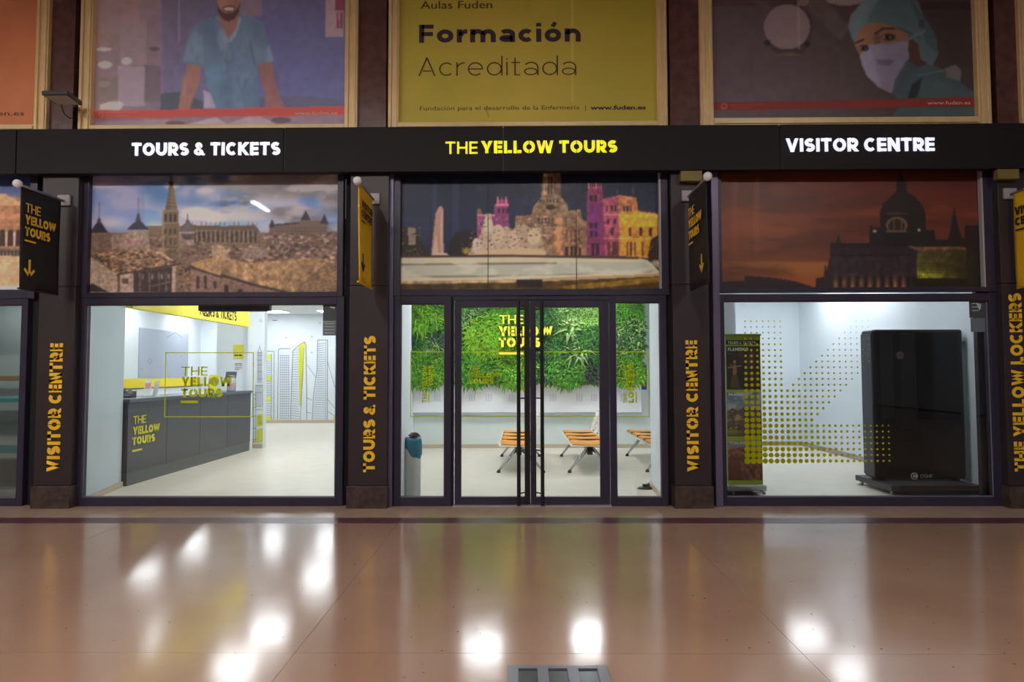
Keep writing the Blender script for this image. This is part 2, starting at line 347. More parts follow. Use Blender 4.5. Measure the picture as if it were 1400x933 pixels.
# ------------------------------------------------------------------ printed pictures
def vnoise(x, y, seed=0):
    xi = np.floor(x).astype(np.int64); yi = np.floor(y).astype(np.int64); fx = x - xi; fy = y - yi
    fx = fx*fx*(3-2*fx); fy = fy*fy*(3-2*fy)
    def h(a, b):
        n = (a*374761393 + b*668265263 + seed*974634777) & 0x7fffffff
        n = ((n ^ (n >> 13)) * 1274126177) & 0x7fffffff
        return ((n ^ (n >> 16)) & 0xffff) / 65535.0
    return (h(xi,yi)*(1-fx)+h(xi+1,yi)*fx)*(1-fy) + (h(xi,yi+1)*(1-fx)+h(xi+1,yi+1)*fx)*fy
def fbm(x, y, s, seed=0, o=4):
    r = 0; a = 1; t = 0
    for k in range(o): r = r + a*vnoise(x/s*2**k, y/s*2**k, seed+k); t += a; a *= .5
    return r/t
class Print:
    def __init__(s, x0, x1, z0, z1, Y, step=0.0085):
        s.nx = max(2, int((x1-x0)/step)); s.nz = max(2, int((z1-z0)/step)); s.b = (x0, x1, z0, z1, Y)
        gx, gz = np.meshgrid(np.linspace(x0, x1, s.nx), np.linspace(z0, z1, s.nz))
        s.P = np.stack([gx.ravel(), np.full(gx.size, Y), gz.ravel()], 1)
        s.px, s.py = project(s.P); s.C = np.zeros((gx.size, 3)); s.T(0, 0, 1)
    def T(s, ox, oy, k):
        s.X = (s.px-ox)*k; s.Y = (s.py-oy)*k; return s
    def put(s, m, col, a=1.0):
        c = np.array(col, float) if not callable(col) else col(s)
        m = (m*a)[:, None] if m.dtype != bool else (m.astype(float)*a)[:, None]
        s.C = s.C*(1-m) + c*m
    def grad(s, stops, axis='y'):
        A = s.Y if axis == 'y' else s.X
        ys = [q[0] for q in stops]; s.C = np.stack([np.interp(A, ys, [q[1][k] for q in stops]) for k in range(3)], 1)
    def inp(s, pts):
        X, Y = s.X, s.Y; m = np.zeros(X.size, bool); n = len(pts)
        for i in range(n):
            x1, y1 = pts[i]; x2, y2 = pts[(i+1) % n]
            if y1 == y2: continue
            c = ((y1 > Y) != (y2 > Y)) & (X < (x2-x1)*(Y-y1)/(y2-y1)+x1); m ^= c
        return m
    def poly(s, pts, col, a=1.0): s.put(s.inp(pts), col, a)
    def box(s, x0, y0, x1, y1, col, a=1.0): s.put((s.X>=x0)&(s.X<=x1)&(s.Y>=y0)&(s.Y<=y1), col, a)
    def ell(s, cx, cy, rx, ry, col, a=1.0, soft=0.0):
        d = np.sqrt(((s.X-cx)/rx)**2+((s.Y-cy)/ry)**2)
        s.put((d <= 1) if soft == 0 else np.clip((1-d)/soft, 0, 1), col, a)
    def line(s, x0, y0, x1, y1, w, col, a=1.0):
        dx, dy = x1-x0, y1-y0; L2 = dx*dx+dy*dy+1e-9
        t = np.clip(((s.X-x0)*dx+(s.Y-y0)*dy)/L2, 0, 1); d = np.hypot(s.X-x0-t*dx, s.Y-y0-t*dy)
        s.put(np.clip((w/2-d)/(w*.3)+.5, 0, 1), col, a)
    def mottle(s, m, amp, scale, seed=0, sx=1.0, sy=1.0):
        n = fbm(s.X*sx, s.Y*sy, scale, seed)-.5
        s.C = s.C*(1 + (m.astype(float)*n*2*amp)[:, None])
    def cloud(s, m, col, scale, seed, lo=.45, hi=.62, a=1.0, sx=1.0, sy=1.0):
        n = fbm(s.X*sx, s.Y*sy, scale, seed, 5); s.put(np.clip((n-lo)/(hi-lo), 0, 1)*m, col, a)
    def blur(s, k=1):
        A = s.C.reshape(s.nz, s.nx, 3)
        for _ in range(k):
            B = np.pad(A, ((1, 1), (0, 0), (0, 0)), 'edge'); A = (B[:-2]+2*B[1:-1]+B[2:])/4
            B = np.pad(A, ((0, 0), (1, 1), (0, 0)), 'edge'); A = (B[:, :-2]+2*B[:, 1:-1]+B[:, 2:])/4
        s.C = A.reshape(-1, 3)
    def build(s, name, m, parent, gain=1.0, label=None, contrast=0.12):
        c = np.clip(s.C, 0, 255)/255.0; c = np.where(c <= .04045, c/12.92, ((c+.055)/1.055)**2.4)*gain; c = c*np.clip((c.mean(1, keepdims=True)/.25), .25, 2)**contrast; c = np.clip(c, 0, .95)
        nx, nz = s.nx, s.nz; o = ORG[parent.name] if parent is not None else Vector((0,0,0))
        i, j = np.meshgrid(np.arange(nx-1), np.arange(nz-1)); k = (j*nx+i).ravel()
        F = np.stack([k, k+1, k+1+nx, k+nx], 1).astype(np.int32)
        me = bpy.data.meshes.new(name); me.vertices.add(nx*nz); me.loops.add(F.size); me.polygons.add(len(F))
        me.vertices.foreach_set('co', (s.P-np.array(o)).astype(np.float32).ravel())
        me.loops.foreach_set('vertex_index', F.ravel()); me.polygons.foreach_set('loop_start', np.arange(0, F.size, 4, dtype=np.int32))
        me.update(calc_edges=True)
        at = me.color_attributes.new('ink', 'FLOAT_COLOR', 'POINT')
        at.data.foreach_set('color', np.concatenate([c, np.ones((len(c), 1))], 1).astype(np.float32).ravel())
        me.materials.append(m); ob = bpy.data.objects.new(name, me); COL.objects.link(ob)
        if parent is not None: ob.parent = parent; ORG[ob.name] = o
        if label: ob['label'] = label
        return ob

# ================================================================== THE SETTING
# ------------------------------------------------------------------ hall floor
def floor_mat():
    m = bpy.data.materials.new('polished_terrazzo'); m.use_nodes = True; nt = m.node_tree; L = nt.links.new; b = nt.nodes['Principled BSDF']
    tc = nt.nodes.new('ShaderNodeTexCoord')
    n1 = nt.nodes.new('ShaderNodeTexNoise'); n1.inputs['Scale'].default_value = 0.55; n1.inputs['Detail'].default_value = 5; L(tc.outputs['Object'], n1.inputs['Vector'])
    r1 = nt.nodes.new('ShaderNodeValToRGB'); r1.color_ramp.elements[0].position = .34; r1.color_ramp.elements[1].position = .66
    r1.color_ramp.elements[0].color = (*lin((146, 112, 93)), 1); r1.color_ramp.elements[1].color = (*lin((162, 130, 110)), 1); L(n1.outputs['Fac'], r1.inputs['Fac'])
    n2 = nt.nodes.new('ShaderNodeTexVoronoi'); n2.inputs['Scale'].default_value = 70; L(tc.outputs['Object'], n2.inputs['Vector'])
    r2 = nt.nodes.new('ShaderNodeValToRGB'); r2.color_ramp.elements[0].position = .10; r2.color_ramp.elements[1].position = .16
    r2.color_ramp.elements[0].color = (.62, .52, .46, 1); r2.color_ramp.elements[1].color = (1, 1, 1, 1); L(n2.outputs['Distance'], r2.inputs['Fac'])
    n5 = nt.nodes.new('ShaderNodeTexVoronoi'); n5.inputs['Scale'].default_value = 9; L(tc.outputs['Object'], n5.inputs['Vector'])
    r5 = nt.nodes.new('ShaderNodeValToRGB'); r5.color_ramp.elements[0].position = .045; r5.color_ramp.elements[1].position = .06
    r5.color_ramp.elements[0].color = (.12, .08, .07, 1); r5.color_ramp.elements[1].color = (1, 1, 1, 1); L(n5.outputs['Distance'], r5.inputs['Fac'])
    mx = nt.nodes.new('ShaderNodeMix'); mx.data_type = 'RGBA'; mx.blend_type = 'MULTIPLY'; mx.inputs[0].default_value = .35
    L(r1.outputs['Color'], mx.inputs[6]); L(r2.outputs['Color'], mx.inputs[7])
    m2 = nt.nodes.new('ShaderNodeMix'); m2.data_type = 'RGBA'; m2.blend_type = 'MULTIPLY'; m2.inputs[0].default_value = .8
    L(mx.outputs[2], m2.inputs[6]); L(r5.outputs['Color'], m2.inputs[7]); L(m2.outputs[2], b.inputs['Base Color'])
    n3 = nt.nodes.new('ShaderNodeTexNoise'); n3.inputs['Scale'].default_value = 1.6; n3.inputs['Detail'].default_value = 5; L(tc.outputs['Object'], n3.inputs['Vector'])
    mr = nt.nodes.new('ShaderNodeMapRange'); mr.inputs[3].default_value = .10; mr.inputs[4].default_value = .17; L(n3.outputs['Fac'], mr.inputs[0]); L(mr.outputs[0], b.inputs['Roughness'])
    n4 = nt.nodes.new('ShaderNodeTexNoise'); n4.inputs['Scale'].default_value = 2.2; n4.inputs['Detail'].default_value = 2; L(tc.outputs['Object'], n4.inputs['Vector'])
    bp = nt.nodes.new('ShaderNodeBump'); n6 = nt.nodes.new('ShaderNodeTexNoise'); n6.inputs['Scale'].default_value = 26; n6.inputs['Detail'].default_value = 4; L(tc.outputs['Object'], n6.inputs['Vector']); b2 = nt.nodes.new('ShaderNodeBump'); b2.inputs['Strength'].default_value = .05; b2.inputs['Distance'].default_value = .006; L(n6.outputs['Fac'], b2.inputs['Height']); L(b2.outputs['Normal'], bp.inputs['Normal']); bp.inputs['Strength'].default_value = .04; bp.inputs['Distance'].default_value = .02; L(n4.outputs['Fac'], bp.inputs['Height']); L(bp.outputs['Normal'], b.inputs['Normal'])
    b.inputs['Specular IOR Level'].default_value = .62
    return m
TERR = floor_mat()
BAND = mat('dark_floor_band', (84, 48, 58), 0.3, 0, noise=0.15, nscale=12)
LBAND = mat('light_floor_border', (172, 144, 124), 0.16, 0, noise=0.06, nscale=5)
fl = struct('floor')
MB().box(-16, -26, -.06, 16, 0.12, -.012).build('floor_bed', mat('floor_joint', (80, 58, 48), .6), fl)
xs = [-1.2 + 2.7*k for k in range(-5, 7)]; ys = [-.845 - 3.0*k for k in range(0, 9)]
for i in range(len(xs)-1):
    for j in range(len(ys)-1):
        MB().box(xs[i]+.0012, ys[j+1]+.0012, -.03, xs[i+1]-.0012, ys[j]-.0012, 0).build('slab', TERR, fl)
    MB().box(xs[i]+.001, -.843, -.03, xs[i+1]-.001, -.60, 0.0004).build('border_strip', BAND, fl)
    MB().box(xs[i]+.001, -.598, -.03, xs[i+1]-.001, .10, 0).build('threshold_slab', LBAND, fl)

# ------------------------------------------------------------------ facade: structure behind, upper wall
FY = -.2
ZF0 = at_y(700, 234, FY).z; ZF1 = at_y(700, 172.5, FY).z       # fascia
ZL = 3.82                          # underside of the lintel behind it
upw = struct('wall_front')
def upper_block(px0, px1):
    x0, x1, z0, z1 = rect(px0, -60, px1, 172, 0.05)
    MB().box(x0, -.02, ZL, x1, .35, 7.2).build('granite_pier', GRAN, upw)
MB().box(-10, .05, ZL, 10, .4, 7.2).build('backing', GAPM, upw)
for a, b in ((66, 108), (490, 530), (913, 956), (1354, 1393)): upper_block(a, b)
# soffit + recess behind the fascia
MB().box(-9, -.09, ZL, 9, .2, ZF1-.1).build('lintel', GAPM, upw)

BAYS = dict(A=(-300, 40), L=(104, 470), C=(538, 913), R=(984, 1364), B=(1500, 1800))
def recess(pxa, pxb, name='wall_front'):
    x0 = at_y(pxa, 508).x; x1 = at_y(pxb, 508).x
    return x0, x1
pier = struct('wall_piers')
EDGE = {}
for k, (a, b) in BAYS.items(): EDGE[k] = (at_y(a, 520).x, at_y(b, 520).x)
order = ['A', 'L', 'C', 'R', 'B']
for p, q in zip(order, order[1:]):
    MB().box(EDGE[p][1], .03, 0, EDGE[q][0], .16, ZL).build('pier_core', GAPM, pier)

MB().box(EDGE['B'][0]-1.2, .16, 0, 12, .22, ZL).build('end_wall', mat('dark_shutter', (40, 36, 42), .6), pier)
def frame_bars(parent, o, i, y0, y1, m=FRAME, name='frame_bar', bev=.004):
    ox0, ox1, oz0, oz1 = o; ix0, ix1, iz0, iz1 = i
    MB().box(ox0, y0, oz0, ix0, y1, oz1).build(name, m, parent, bev=bev)
    MB().box(ix1, y0, oz0, ox1, y1, oz1).build(name, m, parent, bev=bev)
    MB().box(ix0, y0, oz0, ix1, y1, iz0).build(name, m, parent, bev=bev)
    MB().box(ix0, y0, iz1, ix1, y1, oz1).build(name, m, parent, bev=bev)
def pane(parent, r, y=.03):
    MB().box(r[0]-.004, y, r[2]-.004, r[1]+.004, y+.010, r[3]+.004).build('pane', GLASS, parent)
def window(name, outer, inner, y0=-.02, y1=.08):
    w = struct(name); o = rect(*outer); i = rect(*inner); o = (o[0], o[1], 0.0, o[3])
    frame_bars(w, o, i, y0, y1); pane(w, i); 
    # slim glazing bead
    bx = MB(); t = .008
    bx.box(i[0], y0+.03, i[2], i[0]+t, y0+.04, i[3]).box(i[1]-t, y0+.03, i[2], i[1], y0+.04, i[3]).box(i[0], y0+.03, i[2], i[1], y0+.04, i[2]+t).box(i[0], y0+.03, i[3]-t, i[1], y0+.04, i[3])
    bx.build('glazing_bead', mat('grey_gasket', (120, 118, 132), .5), w)
    return w, i
W1, G1 = window('window_1', (104, 406, 470, 686), (115, 417, 459.5, 680))
W2, G2 = window('window_2', (539, 405, 617, 686), (547.5, 416, 607.5, 680))
W3, G3 = window('window_3', (834, 404, 912, 686), (842.5, 414, 903.5, 680))
W4, G4 = window('window_4', (984, 402, 1366, 686), (991.5, 412, 1355, 679.5))
W5, G5 = window('window_5', (-290, 407, 36, 686), (-280, 418, 27, 681))
# lilac steel trims beside the centre and right bays
tr = struct('trim_1'); a = at_y(531.5, 520).x; MB().box(a, -.06, 0, EDGE['C'][0], .03, ZL).build('trim_bar', TRIM, tr, bev=.004)
tr = struct('trim_2'); a = at_y(974.5, 520).x; MB().box(a, -.06, 0, EDGE['R'][0], .03, ZL).build('trim_bar', TRIM, tr, bev=.004)
tr = struct('trim_3'); a = at_y(98, 520).x; MB().box(a, -.03, 0, EDGE['L'][0], .03, ZL).build('trim_bar', FRAME, tr, bev=.004)

# door: two leaves between sidelights
D = struct('door_1')
zt = at_y(725, 405).z; zd = at_y(725, 410.5).z
x_l, x_r = at_y(620, 520).x, at_y(834, 520).x
MB().box(x_l, -.01, zd, x_r, .09, zt).build('head_rail', FRAME, D, bev=.004)
MB().box(at_y(617, 520).x, .0, 0, x_l, .08, zt).build('side_post', GAPM, D)
MB().box(x_l, -.05, 0, x_r, .1, .012).build('threshold', mat('worn_steel', (205, 200, 200), .3, .6), D)
def leaf(a, b, ga, gb, hx, right):
    o = rect(a, 411, b, 688); o = (o[0], o[1], .014, zd-.004)
    i = rect(ga, 420.5, gb, 680)
    L = MB().box(o[0], .0, o[2], i[0], .06, o[3]).build('leaf', FRAME, D, bev=.004)
    ORG[L.name] = Vector((0,0,0))
    for bx in ((i[1], 0, o[2], o[1], .06, o[3]), (i[0], 0, o[2], i[1], .06, i[2]), (i[0], 0, i[3], i[1], .06, o[3])):
        MB().box(*bx).build('leaf_rail', FRAME, L, bev=.004)
    MB().box(i[0]-.003, .025, i[2]-.003, i[1]+.003, .035, i[3]+.003).build('pane', GLASS, L)
    hxm = at_y(hx, 540, -.09).x
    h = MB().tube((hxm, -.09, .02), (hxm, -.09, at_y(hx, 412, -.09).z), .021, n=16)
    for z in (.15, .62, 1.2, 1.75, 2.2): h.tube((hxm, -.09, z), (o[1]-.06 if not right else o[0]+.06, 0.0, z), .008, n=8)
    h.build('handle', mat('black_handle', (40, 37, 48), .35, .3), L, smooth=False)
leaf(621.5, 724.8, 630.5, 717, 709, False)
leaf(725.2, 833, 733, 820, 741.2, True)
MB().box(at_y(717.5,520).x, -.012, .02, at_y(724.6,520).x, 0, zd-.01).build('meeting_seal', BLACK, D)

# ------------------------------------------------------------------ shop rooms behind the glass
CZ = 3.2
def wallbox(name, x0, y0, x1, y1, z0=0, z1=CZ, m=WHITE, parent=None):
    o = MB().box(x0, y0, z0, x1, y1, z1).build(name, m, parent)
    if parent is None: o['kind'] = 'structure'
    return o
def wallpoly(name, pts, z0=0, z1=CZ, m=WHITE):
    o = MB().prism(pts, (0,0,z0), (1,0,0), (0,1,0), (0,0,1), z1-z0).build(name, m); o['kind'] = 'structure'; return o
# shop floors
sf = struct('floor_shop')
for bx in ((-9.5, 1.1, -5.27, 12.0), (-5.27, .10, -2.12, 12.0), (-2.12, .10, 2.85, 5.7), (2.85, .10, 6.4, 6.7)):
    MB().box(bx[0], bx[1], -.05, bx[2], bx[3], .001).build('floor_finish', SFLOOR, sf)
MB().box(1.7, .10, -.05, 2.9, 1.5, .001).build('floor_finish', SFLOOR, sf)
cl = MB().box(-9.5, .16, CZ, 6.4, 12.0, CZ+.08).build('ceiling', CEILM); cl['kind'] = 'structure'
# left room
wallpoly('wall_left', [(-5.25, .12), (-4.98, .12), (-5.2, 1.2), (-5.25, 1.2)], m=WHITE2)
wallbox('wall_left', -9.5, 1.1, -5.25, 1.2)
wallbox('wall_left', -9.5, 1.2, -9.4, 12.0)
PW = wallbox('wall_left', -6.08, 5.75, -5.30, 5.9)
CLM = wallbox('column', -5.37, 5.55, -5.04, 5.70)
WB = wallbox('wall_back', -9.4, 11.9, -2.12, 12.0)
wallbox('wall_right', -2.12, .16, -2.08, 11.9)
wallbox('baseboard_back', -9.4, 11.87, -2.12, 11.9, 0, .09, SKIRT)
wallbox('baseboard_left', -5.38, 5.53, -5.05, 5.56, 0, .08, SKIRT)
o = MB().prism([(-4.975, .12), (-4.96, .12), (-5.185, 1.215), (-5.21, 1.215)], (0,0,0), (1,0,0), (0,1,0), (0,0,1), .07).build('baseboard_left', SKIRT); o['kind'] = 'structure'
# centre room
wallbox('wall_left', -2.08, .16, -1.35, .82)
wallbox('wall_back', -2.08, 5.56, 2.85, 5.66, m=mat('mint_white_paint', (216, 226, 222), .7))
wallpoly('wall_right', [(1.64, .12), (2.29, .12), (2.29, 1.25), (1.72, 1.25)])
wallbox('wall_right', 2.75, 1.25, 2.85, 5.6)
wallbox('wall_right', 2.29, 1.2, 2.80, 1.25)
wallbox('baseboard_back', -2.08, 5.54, 2.75, 5.56, 0, .075, SKIRT)
o = MB().prism([(1.625, .12), (1.64, .12), (1.72, 1.25), (1.70, 1.26)], (0,0,0), (1,0,0), (0,1,0), (0,0,1), .07).build('baseboard_right', SKIRT); o['kind'] = 'structure'
# right room
wallbox('wall_back', 4.38, 5.95, 5.75, 6.05)
wallbox('wall_back', 2.85, 6.5, 4.38, 6.6, m=WHITE2)
wallbox('wall_back', 4.33, 6.05, 4.38, 6.6)
wallbox('wall_right', 5.68, .16, 5.78, 5.95)
wallbox('wall_right', 2.85, 5.6, 2.9, 6.6)
wallbox('baseboard_back', 4.38, 5.92, 5.68, 5.95, 0, .08, mat('grey_beige_skirting', (176, 164, 150), .5))
wallbox('baseboard_right', 5.65, .2, 5.68, 5.92, 0, .08, mat('grey_beige_skirting', (176, 164, 150), .5))

# ceiling panels of the shop rooms
def ceil_lamp(x, y, sx, sy, label, k=1.0, z=CZ):
    t = thing('ceiling_light', label, 'light', (x, y, z), 'ceiling panels in the shop rooms')
    MB().box(x-sx/2-.02, y-sy/2-.02, z-.03, x+sx/2+.02, y+sy/2+.02, z-.001).build('lamp_frame', WHITEP, t)
    MB().box(x-sx/2, y-sy/2, z-.036, x+sx/2, y+sy/2, z-.031).build('diffuser', mat('panel_light_%d' % int(k*100), (255,255,255), .5, emit=(246, 250, 255), estr=SHOP_LAMP*k), t)
ceil_lamp(-6.86, 10.75, .75, .6, 'white ceiling light panel in view above the far tower drawing')
for x, y, l in ((-8.8, 8.2, 'ceiling light panel nearest the grey wall screen'), (-8.9, 10.7, 'ceiling light panel in the far corner behind the grey wall screen'), (-5.2, 10.7, 'ceiling light panel in front of the far drawn wall, next right of the visible one'),
                (-4.57, 7.6, 'ceiling light panel in the middle of the counter room beyond the column'), (-4.5, 4.6, 'ceiling light panel above the far end of the counter'), (-4.5, 3.15, 'ceiling light panel above the middle of the counter'),
                (-3.4, 1.0, 'unseen fill panel added just inside the counter room window'), (-6.6, 1.95, 'unseen fill panel added above the staff side of the counter'), (-2.9, 5.6, 'unseen fill panel added by the right wall of the counter room')):  # these three are extra fill light, added out of view
    if x == -6.6: ceil_lamp(x, y, .6, .6, l, 1.2)
    elif x < -8 and y < 9: ceil_lamp(x, y, .6, .6, l, .7)
    elif x > -3.5: ceil_lamp(x, y, .6, .6, l, .7)
    else: ceil_lamp(x, y, .6, .6, l)
ceil_lamp(-6.2, 4.3, .6, .6, 'unseen fill panel added behind the yellow overhead sign', .7)  # hidden by the sign, added to brighten the poster wall
ceil_lamp(-.62, 4.0, .6, .6, 'ceiling light panel in front of the left half of the plant wall', 1.6)
ceil_lamp(1.25, 4.3, .6, .6, 'ceiling light panel in front of the right half of the plant wall', 1.6)
ceil_lamp(-.2, 1.1, .9, .5, 'unseen fill panel added just inside the glass doors', 1.1)  # extra panel above the view, added to light the waiting room
ceil_lamp(5.06, 4.4, .6, .6, 'ceiling light panel by the corner of the right room', .9)
ceil_lamp(5.1, 3.0, .5, .5, 'ceiling light panel above the black cabinet machine', 1.0)
ceil_lamp(4.2, .7, 1.2, .4, 'unseen fill panel added just inside the dotted window', .6)  # added out of view to lift the dark right wall
ceil_lamp(3.3, 5.0, .5, .5, 'unseen fill panel added in the left corner of the right room', .5)  # added to lighten the dim recess of the back wall

# hall lamps: unseen row added as hall light, last one mirrored in the mural
HL = ['leftmost lamp of the unseen row added above the camera', 'second lamp from the left in the unseen row added above the camera', 'third lamp from the left in the unseen row added above the camera', 'fourth lamp from the left in the unseen row added above the camera', 'unseen hall lamp added straight above the doors axis', 'rightmost lamp of the unseen row added above the camera']
for x, y in HALL_LAMPS:
    t = thing('hall_lamp', ('long hall ceiling lamp mirrored as a white streak in the rooftop mural' if y > 9 else HL[HALL_LAMPS.index((x, y))]), 'lamp', (x, -y, 5.9), 'hall ceiling lamps')
    hw_, hl_ = (.05, .5) if y > 9 else (.15, .6)
    MB().box(x-hw_-.05, -y-hl_-.05, 5.9, x+hw_+.05, -y+hl_+.05, 6.0).build('housing', WHITEP, t)
    MB().box(x-hw_, -y-hl_, 5.885, x+hw_, -y+hl_, 5.899).build('diffuser', mat('hall_light', (255,255,255), .5, emit=(255, 247, 240), estr=HALL_LAMP), t)

# ================================================================== FACADE THINGS
X_, Z_, Y_ = Vector((1,0,0)), Vector((0,0,1)), Vector((0,1,0))
# ------------------------------------------------------------------ fascia
fa = thing('shop_fascia', 'long black fascia sign board with lit letters above the murals', 'sign', (0, FY, ZF0))
js = [-700, 22, 388, 688, 1066, 1900]
for a, b in zip(js, js[1:]):
    x0 = at_y(a, 204, FY).x; x1 = at_y(b, 204, FY).x
    MB().box(x0+.006, FY, ZF0, x1-.006, -.10, ZF1).build('fascia_panel', FASC, fa, bev=.004)
MB().box(-9.0, FY+.02, ZF0+.01, 9.5, -.10, ZF1-.01).build('backing_rail', mat('fascia_joint', (92, 82, 86), .5), fa)
LITW = mat('lit_white_acrylic', (240, 242, 255), .4, emit=(226, 232, 255), estr=0.85)
LITY = mat('lit_yellow_acrylic', (245, 235, 20), .4, emit=(236, 236, 10), estr=0.62)
def fascia_text(s, px0, px1, pyb, pyt, m, w, st):
    a = at_y(px0, pyb, FY-.01); b = at_y(px1, pyb, FY-.01); c = at_y(px0, pyt, FY-.01)
    letters(s, (a.x, FY-.003, a.z), X_, Z_, c.z-a.z, b.x-a.x, m, fa, w, st, .012, track=.13)
fascia_text('TOURS & TICKETS', 180, 383, 213.0, 195.5, LITW, .25, True)
fascia_text('THE', 609, 653, 210.5, 194, LITY, .15, False)
fascia_text('YELLOW TOURS', 658, 844, 209.5, 193, LITY, .255, True)
fascia_text('VISITOR CENTRE', 1075, 1278, 207.5, 189.5, LITW, .24, True)

# ------------------------------------------------------------------ pillars with vertical lettering
def pillar(pxa, pxb, s, pya, pyb, pxt0, pxt1, label, stencil=True, w=.28):
    x0 = at_y(pxa, 520, -.12).x; x1 = at_y(pxb, 520, -.12).x
    t = thing('clad_pillar', label, 'pillar', ((x0+x1)/2, -.12, 0), 'lettered pillars between the shop windows')
    zp = at_y((pxa+pxb)/2, 665, -.15).z
    MB().box(x0, -.12, zp, x1, .03, 2.46).build('cladding_panel', CLAD, t, bev=.004)
    MB().box(x0, -.118, 2.466, x1, .03, ZL-.01).build('cladding_panel', CLAD, t, bev=.004)
    MB().box(x0-.01, -.15, 0, x1+.01, .03, zp-.004).build('plinth', PLIN, t, bev=.004)
    a = at_y(pxt1, pya, -.125); b = at_y(pxt1, pyb, -.125); c = at_y(pxt0, pya, -.125)
    letters(s, (at_y(pxt1, 560, -.125).x, -.122, a.z), Z_, -X_, at_y(pxt1, 560, -.125).x-at_y(pxt0, 560, -.125).x, b.z-a.z, INKY, t, w+.01, stencil, .004, track=.11)
    return t
pillar(50, 100, 'VISITOR CENTRE', 645, 469.5, 66, 83.5, 'brown clad pillar lettered VISITOR CENTRE, left of the counter window')
pillar(477, 530, 'TOURS & TICKETS', 646, 459.5, 497, 513, 'dark clad pillar lettered TOURS & TICKETS, left of the glass doors', False, .27)
pillar(921, 971, 'VISITOR CENTRE', 645, 465.5, 938.5, 954.5, 'black clad pillar lettered VISITOR CENTRE, right of the glass doors')
pillar(1374, 1424, 'THE YELLOW LOCKERS', 645, 401, 1384.5, 1402, 'black clad pillar lettered THE YELLOW LOCKERS at the right end', False, .25)

# mustard boxes tucked under the fascia
for a, b, l in ((929, 958, 'small mustard box under the fascia above the pillar right of the doors'), (1359, 1388, 'small mustard box under the fascia at the right end pillar')):
    r = rect(a, 228, b, 246 if a < 1000 else 243, -.14)
    tag(MB().box(r[0], -.2, r[2]-.03, r[1], -.125, ZF0-.006).build('junction_box', mat('mustard_paint', (128, 112, 52), .5), bev=.006), l, 'box')

# ------------------------------------------------------------------ projecting banners
def banner(pxw, pyw, pxo, pyo, pyb, m, tm, lines, arrow, label, seen_right, letters_h, pyi=None):
    Xb = at_y(pxw, pyw, -.12).x
    top = at_x(pxo, pyo, Xb); bot = at_x(pxo+1, pyb, Xb)
    yo = top.y; zt = top.z; zb = bot.z
    t = thing('projecting_banner', label, 'banner', (Xb, -.12, zt), 'projecting banners on the pillars')
    MB().box(Xb-.07, -.15, zt-.05, Xb+.07, -.1215, zt+.07).build('wall_bracket', mat('grey_bracket', (168, 160, 166), .4), t, bev=.004)
    MB().tube((Xb, -.122, zt), (Xb, yo-.02, zt), .014).build('rod', mat('grey_rod', (150, 146, 152), .35, .5), t, smooth=True)
    MB().ball((Xb, yo-.04, zt), .045).build('ball_finial', WHITEP, t, smooth=True)
    # cloth: a gently rippled sheet with thickness
    n = 14; h = 10; mb = MB(); y0, y1 = yo+.01, -.19
    g = []
    for s_ in (.004, -.004):
        for j in range(h+1):
            for i in range(n+1):
                u = i/n; v = j/h
                g.append((Xb + s_ + .018*math.sin(u*5+v*1.2)*v, y0+(y1-y0)*u, zt-.012-(zt-zb-.012)*v))
    N = (n+1)*(h+1); fs = []
    for j in range(h):
        for i in range(n):
            k = j*(n+1)+i
            fs.append((k, k+1, k+n+2, k+n+1)); fs.append((N+k, N+k+n+1, N+k+n+2, N+k+1))
    rim = [i for i in range(n+1)] + [j*(n+1)+n for j in range(1, h+1)] + [h*(n+1)+i for i in range(n-1, -1, -1)] + [j*(n+1) for j in range(h-1, 0, -1)]
    for a, b in zip(rim, rim[1:]+rim[:1]): fs.append((a, N+a, N+b, b))
    mb.add(g, fs).build('cloth', m, t, smooth=True)
    MB().tube((Xb, y0, zb), (Xb, y1, zb), .009, n=8).build('hem_rod', m, t)
    sx = 1 if seen_right else -1
    u = Y_ if seen_right else -Y_; n_ = Vector((sx, 0, 0)); X0 = Xb + sx*.024
    H = zt-zb; Wd = y1-y0; yl = (y0+.07*Wd) if seen_right else (y1-.07*Wd)
    mb = MB(); z = zt-.16*H
    for k, (s, w) in enumerate(lines):
        z -= letters_h
        put_text(mb, s, (X0, yl, z), u, Z_, letters_h, {'THE': .36, 'YELLOW': .76, 'TOURS': .62, 'VISITOR': .78, 'CENTRE': .76}[s]*Wd, w, w > .2, .002)
        z -= letters_h*.30
    put = MB()
    mb.prism([(0,0),(.16*Wd/.6,0),(.16*Wd/.6,.018),(0,.018)], (X0, yl, z-.03), u, Z_, n_, .002)
    mb.build('lettering', tm, t)
    ar = MB(); ya = y0+.2*Wd
    za = zb+.12*H; s = .10
    for pp in ([(-.015,.02),(.015,.02),(.015,.185),(-.015,.185)], [(0,-.01),(.02,.012),(-.06,.092),(-.08,.072)], [(0,-.01),(.08,.072),(.06,.092),(-.02,.012)]):
        ar.prism(pp, (X0, ya, za), u, Z_, n_, .002)
    ar.build('arrow', tm, t)
BCL = mat('black_banner_cloth', (34, 30, 30), .7); YCL = mat('yellow_banner_cloth', (252, 196, 18), .65, noise=.05, nscale=5)
BTX = mat('black_banner_ink', (40, 30, 18), .7)
TY = [('THE', .14), ('YELLOW', .27), ('TOURS', .27)]; VC = [('VISITOR', .26), ('CENTRE', .26)]
banner(89, 276, 28, 253, 395, BCL, INKY, TY, 'outer', 'black projecting banner with yellow lettering and arrow, left of the counter window', True, .095)
banner(511, 268, 490, 249, 386, YCL, BTX, VC, 'outer', 'yellow projecting banner with black arrow, on the pillar left of the doors', True, .075)
banner(940, 266, 966, 243, 387, BCL, INKY, TY, 'outer', 'black projecting banner on the pillar right of the doors', False, .095)
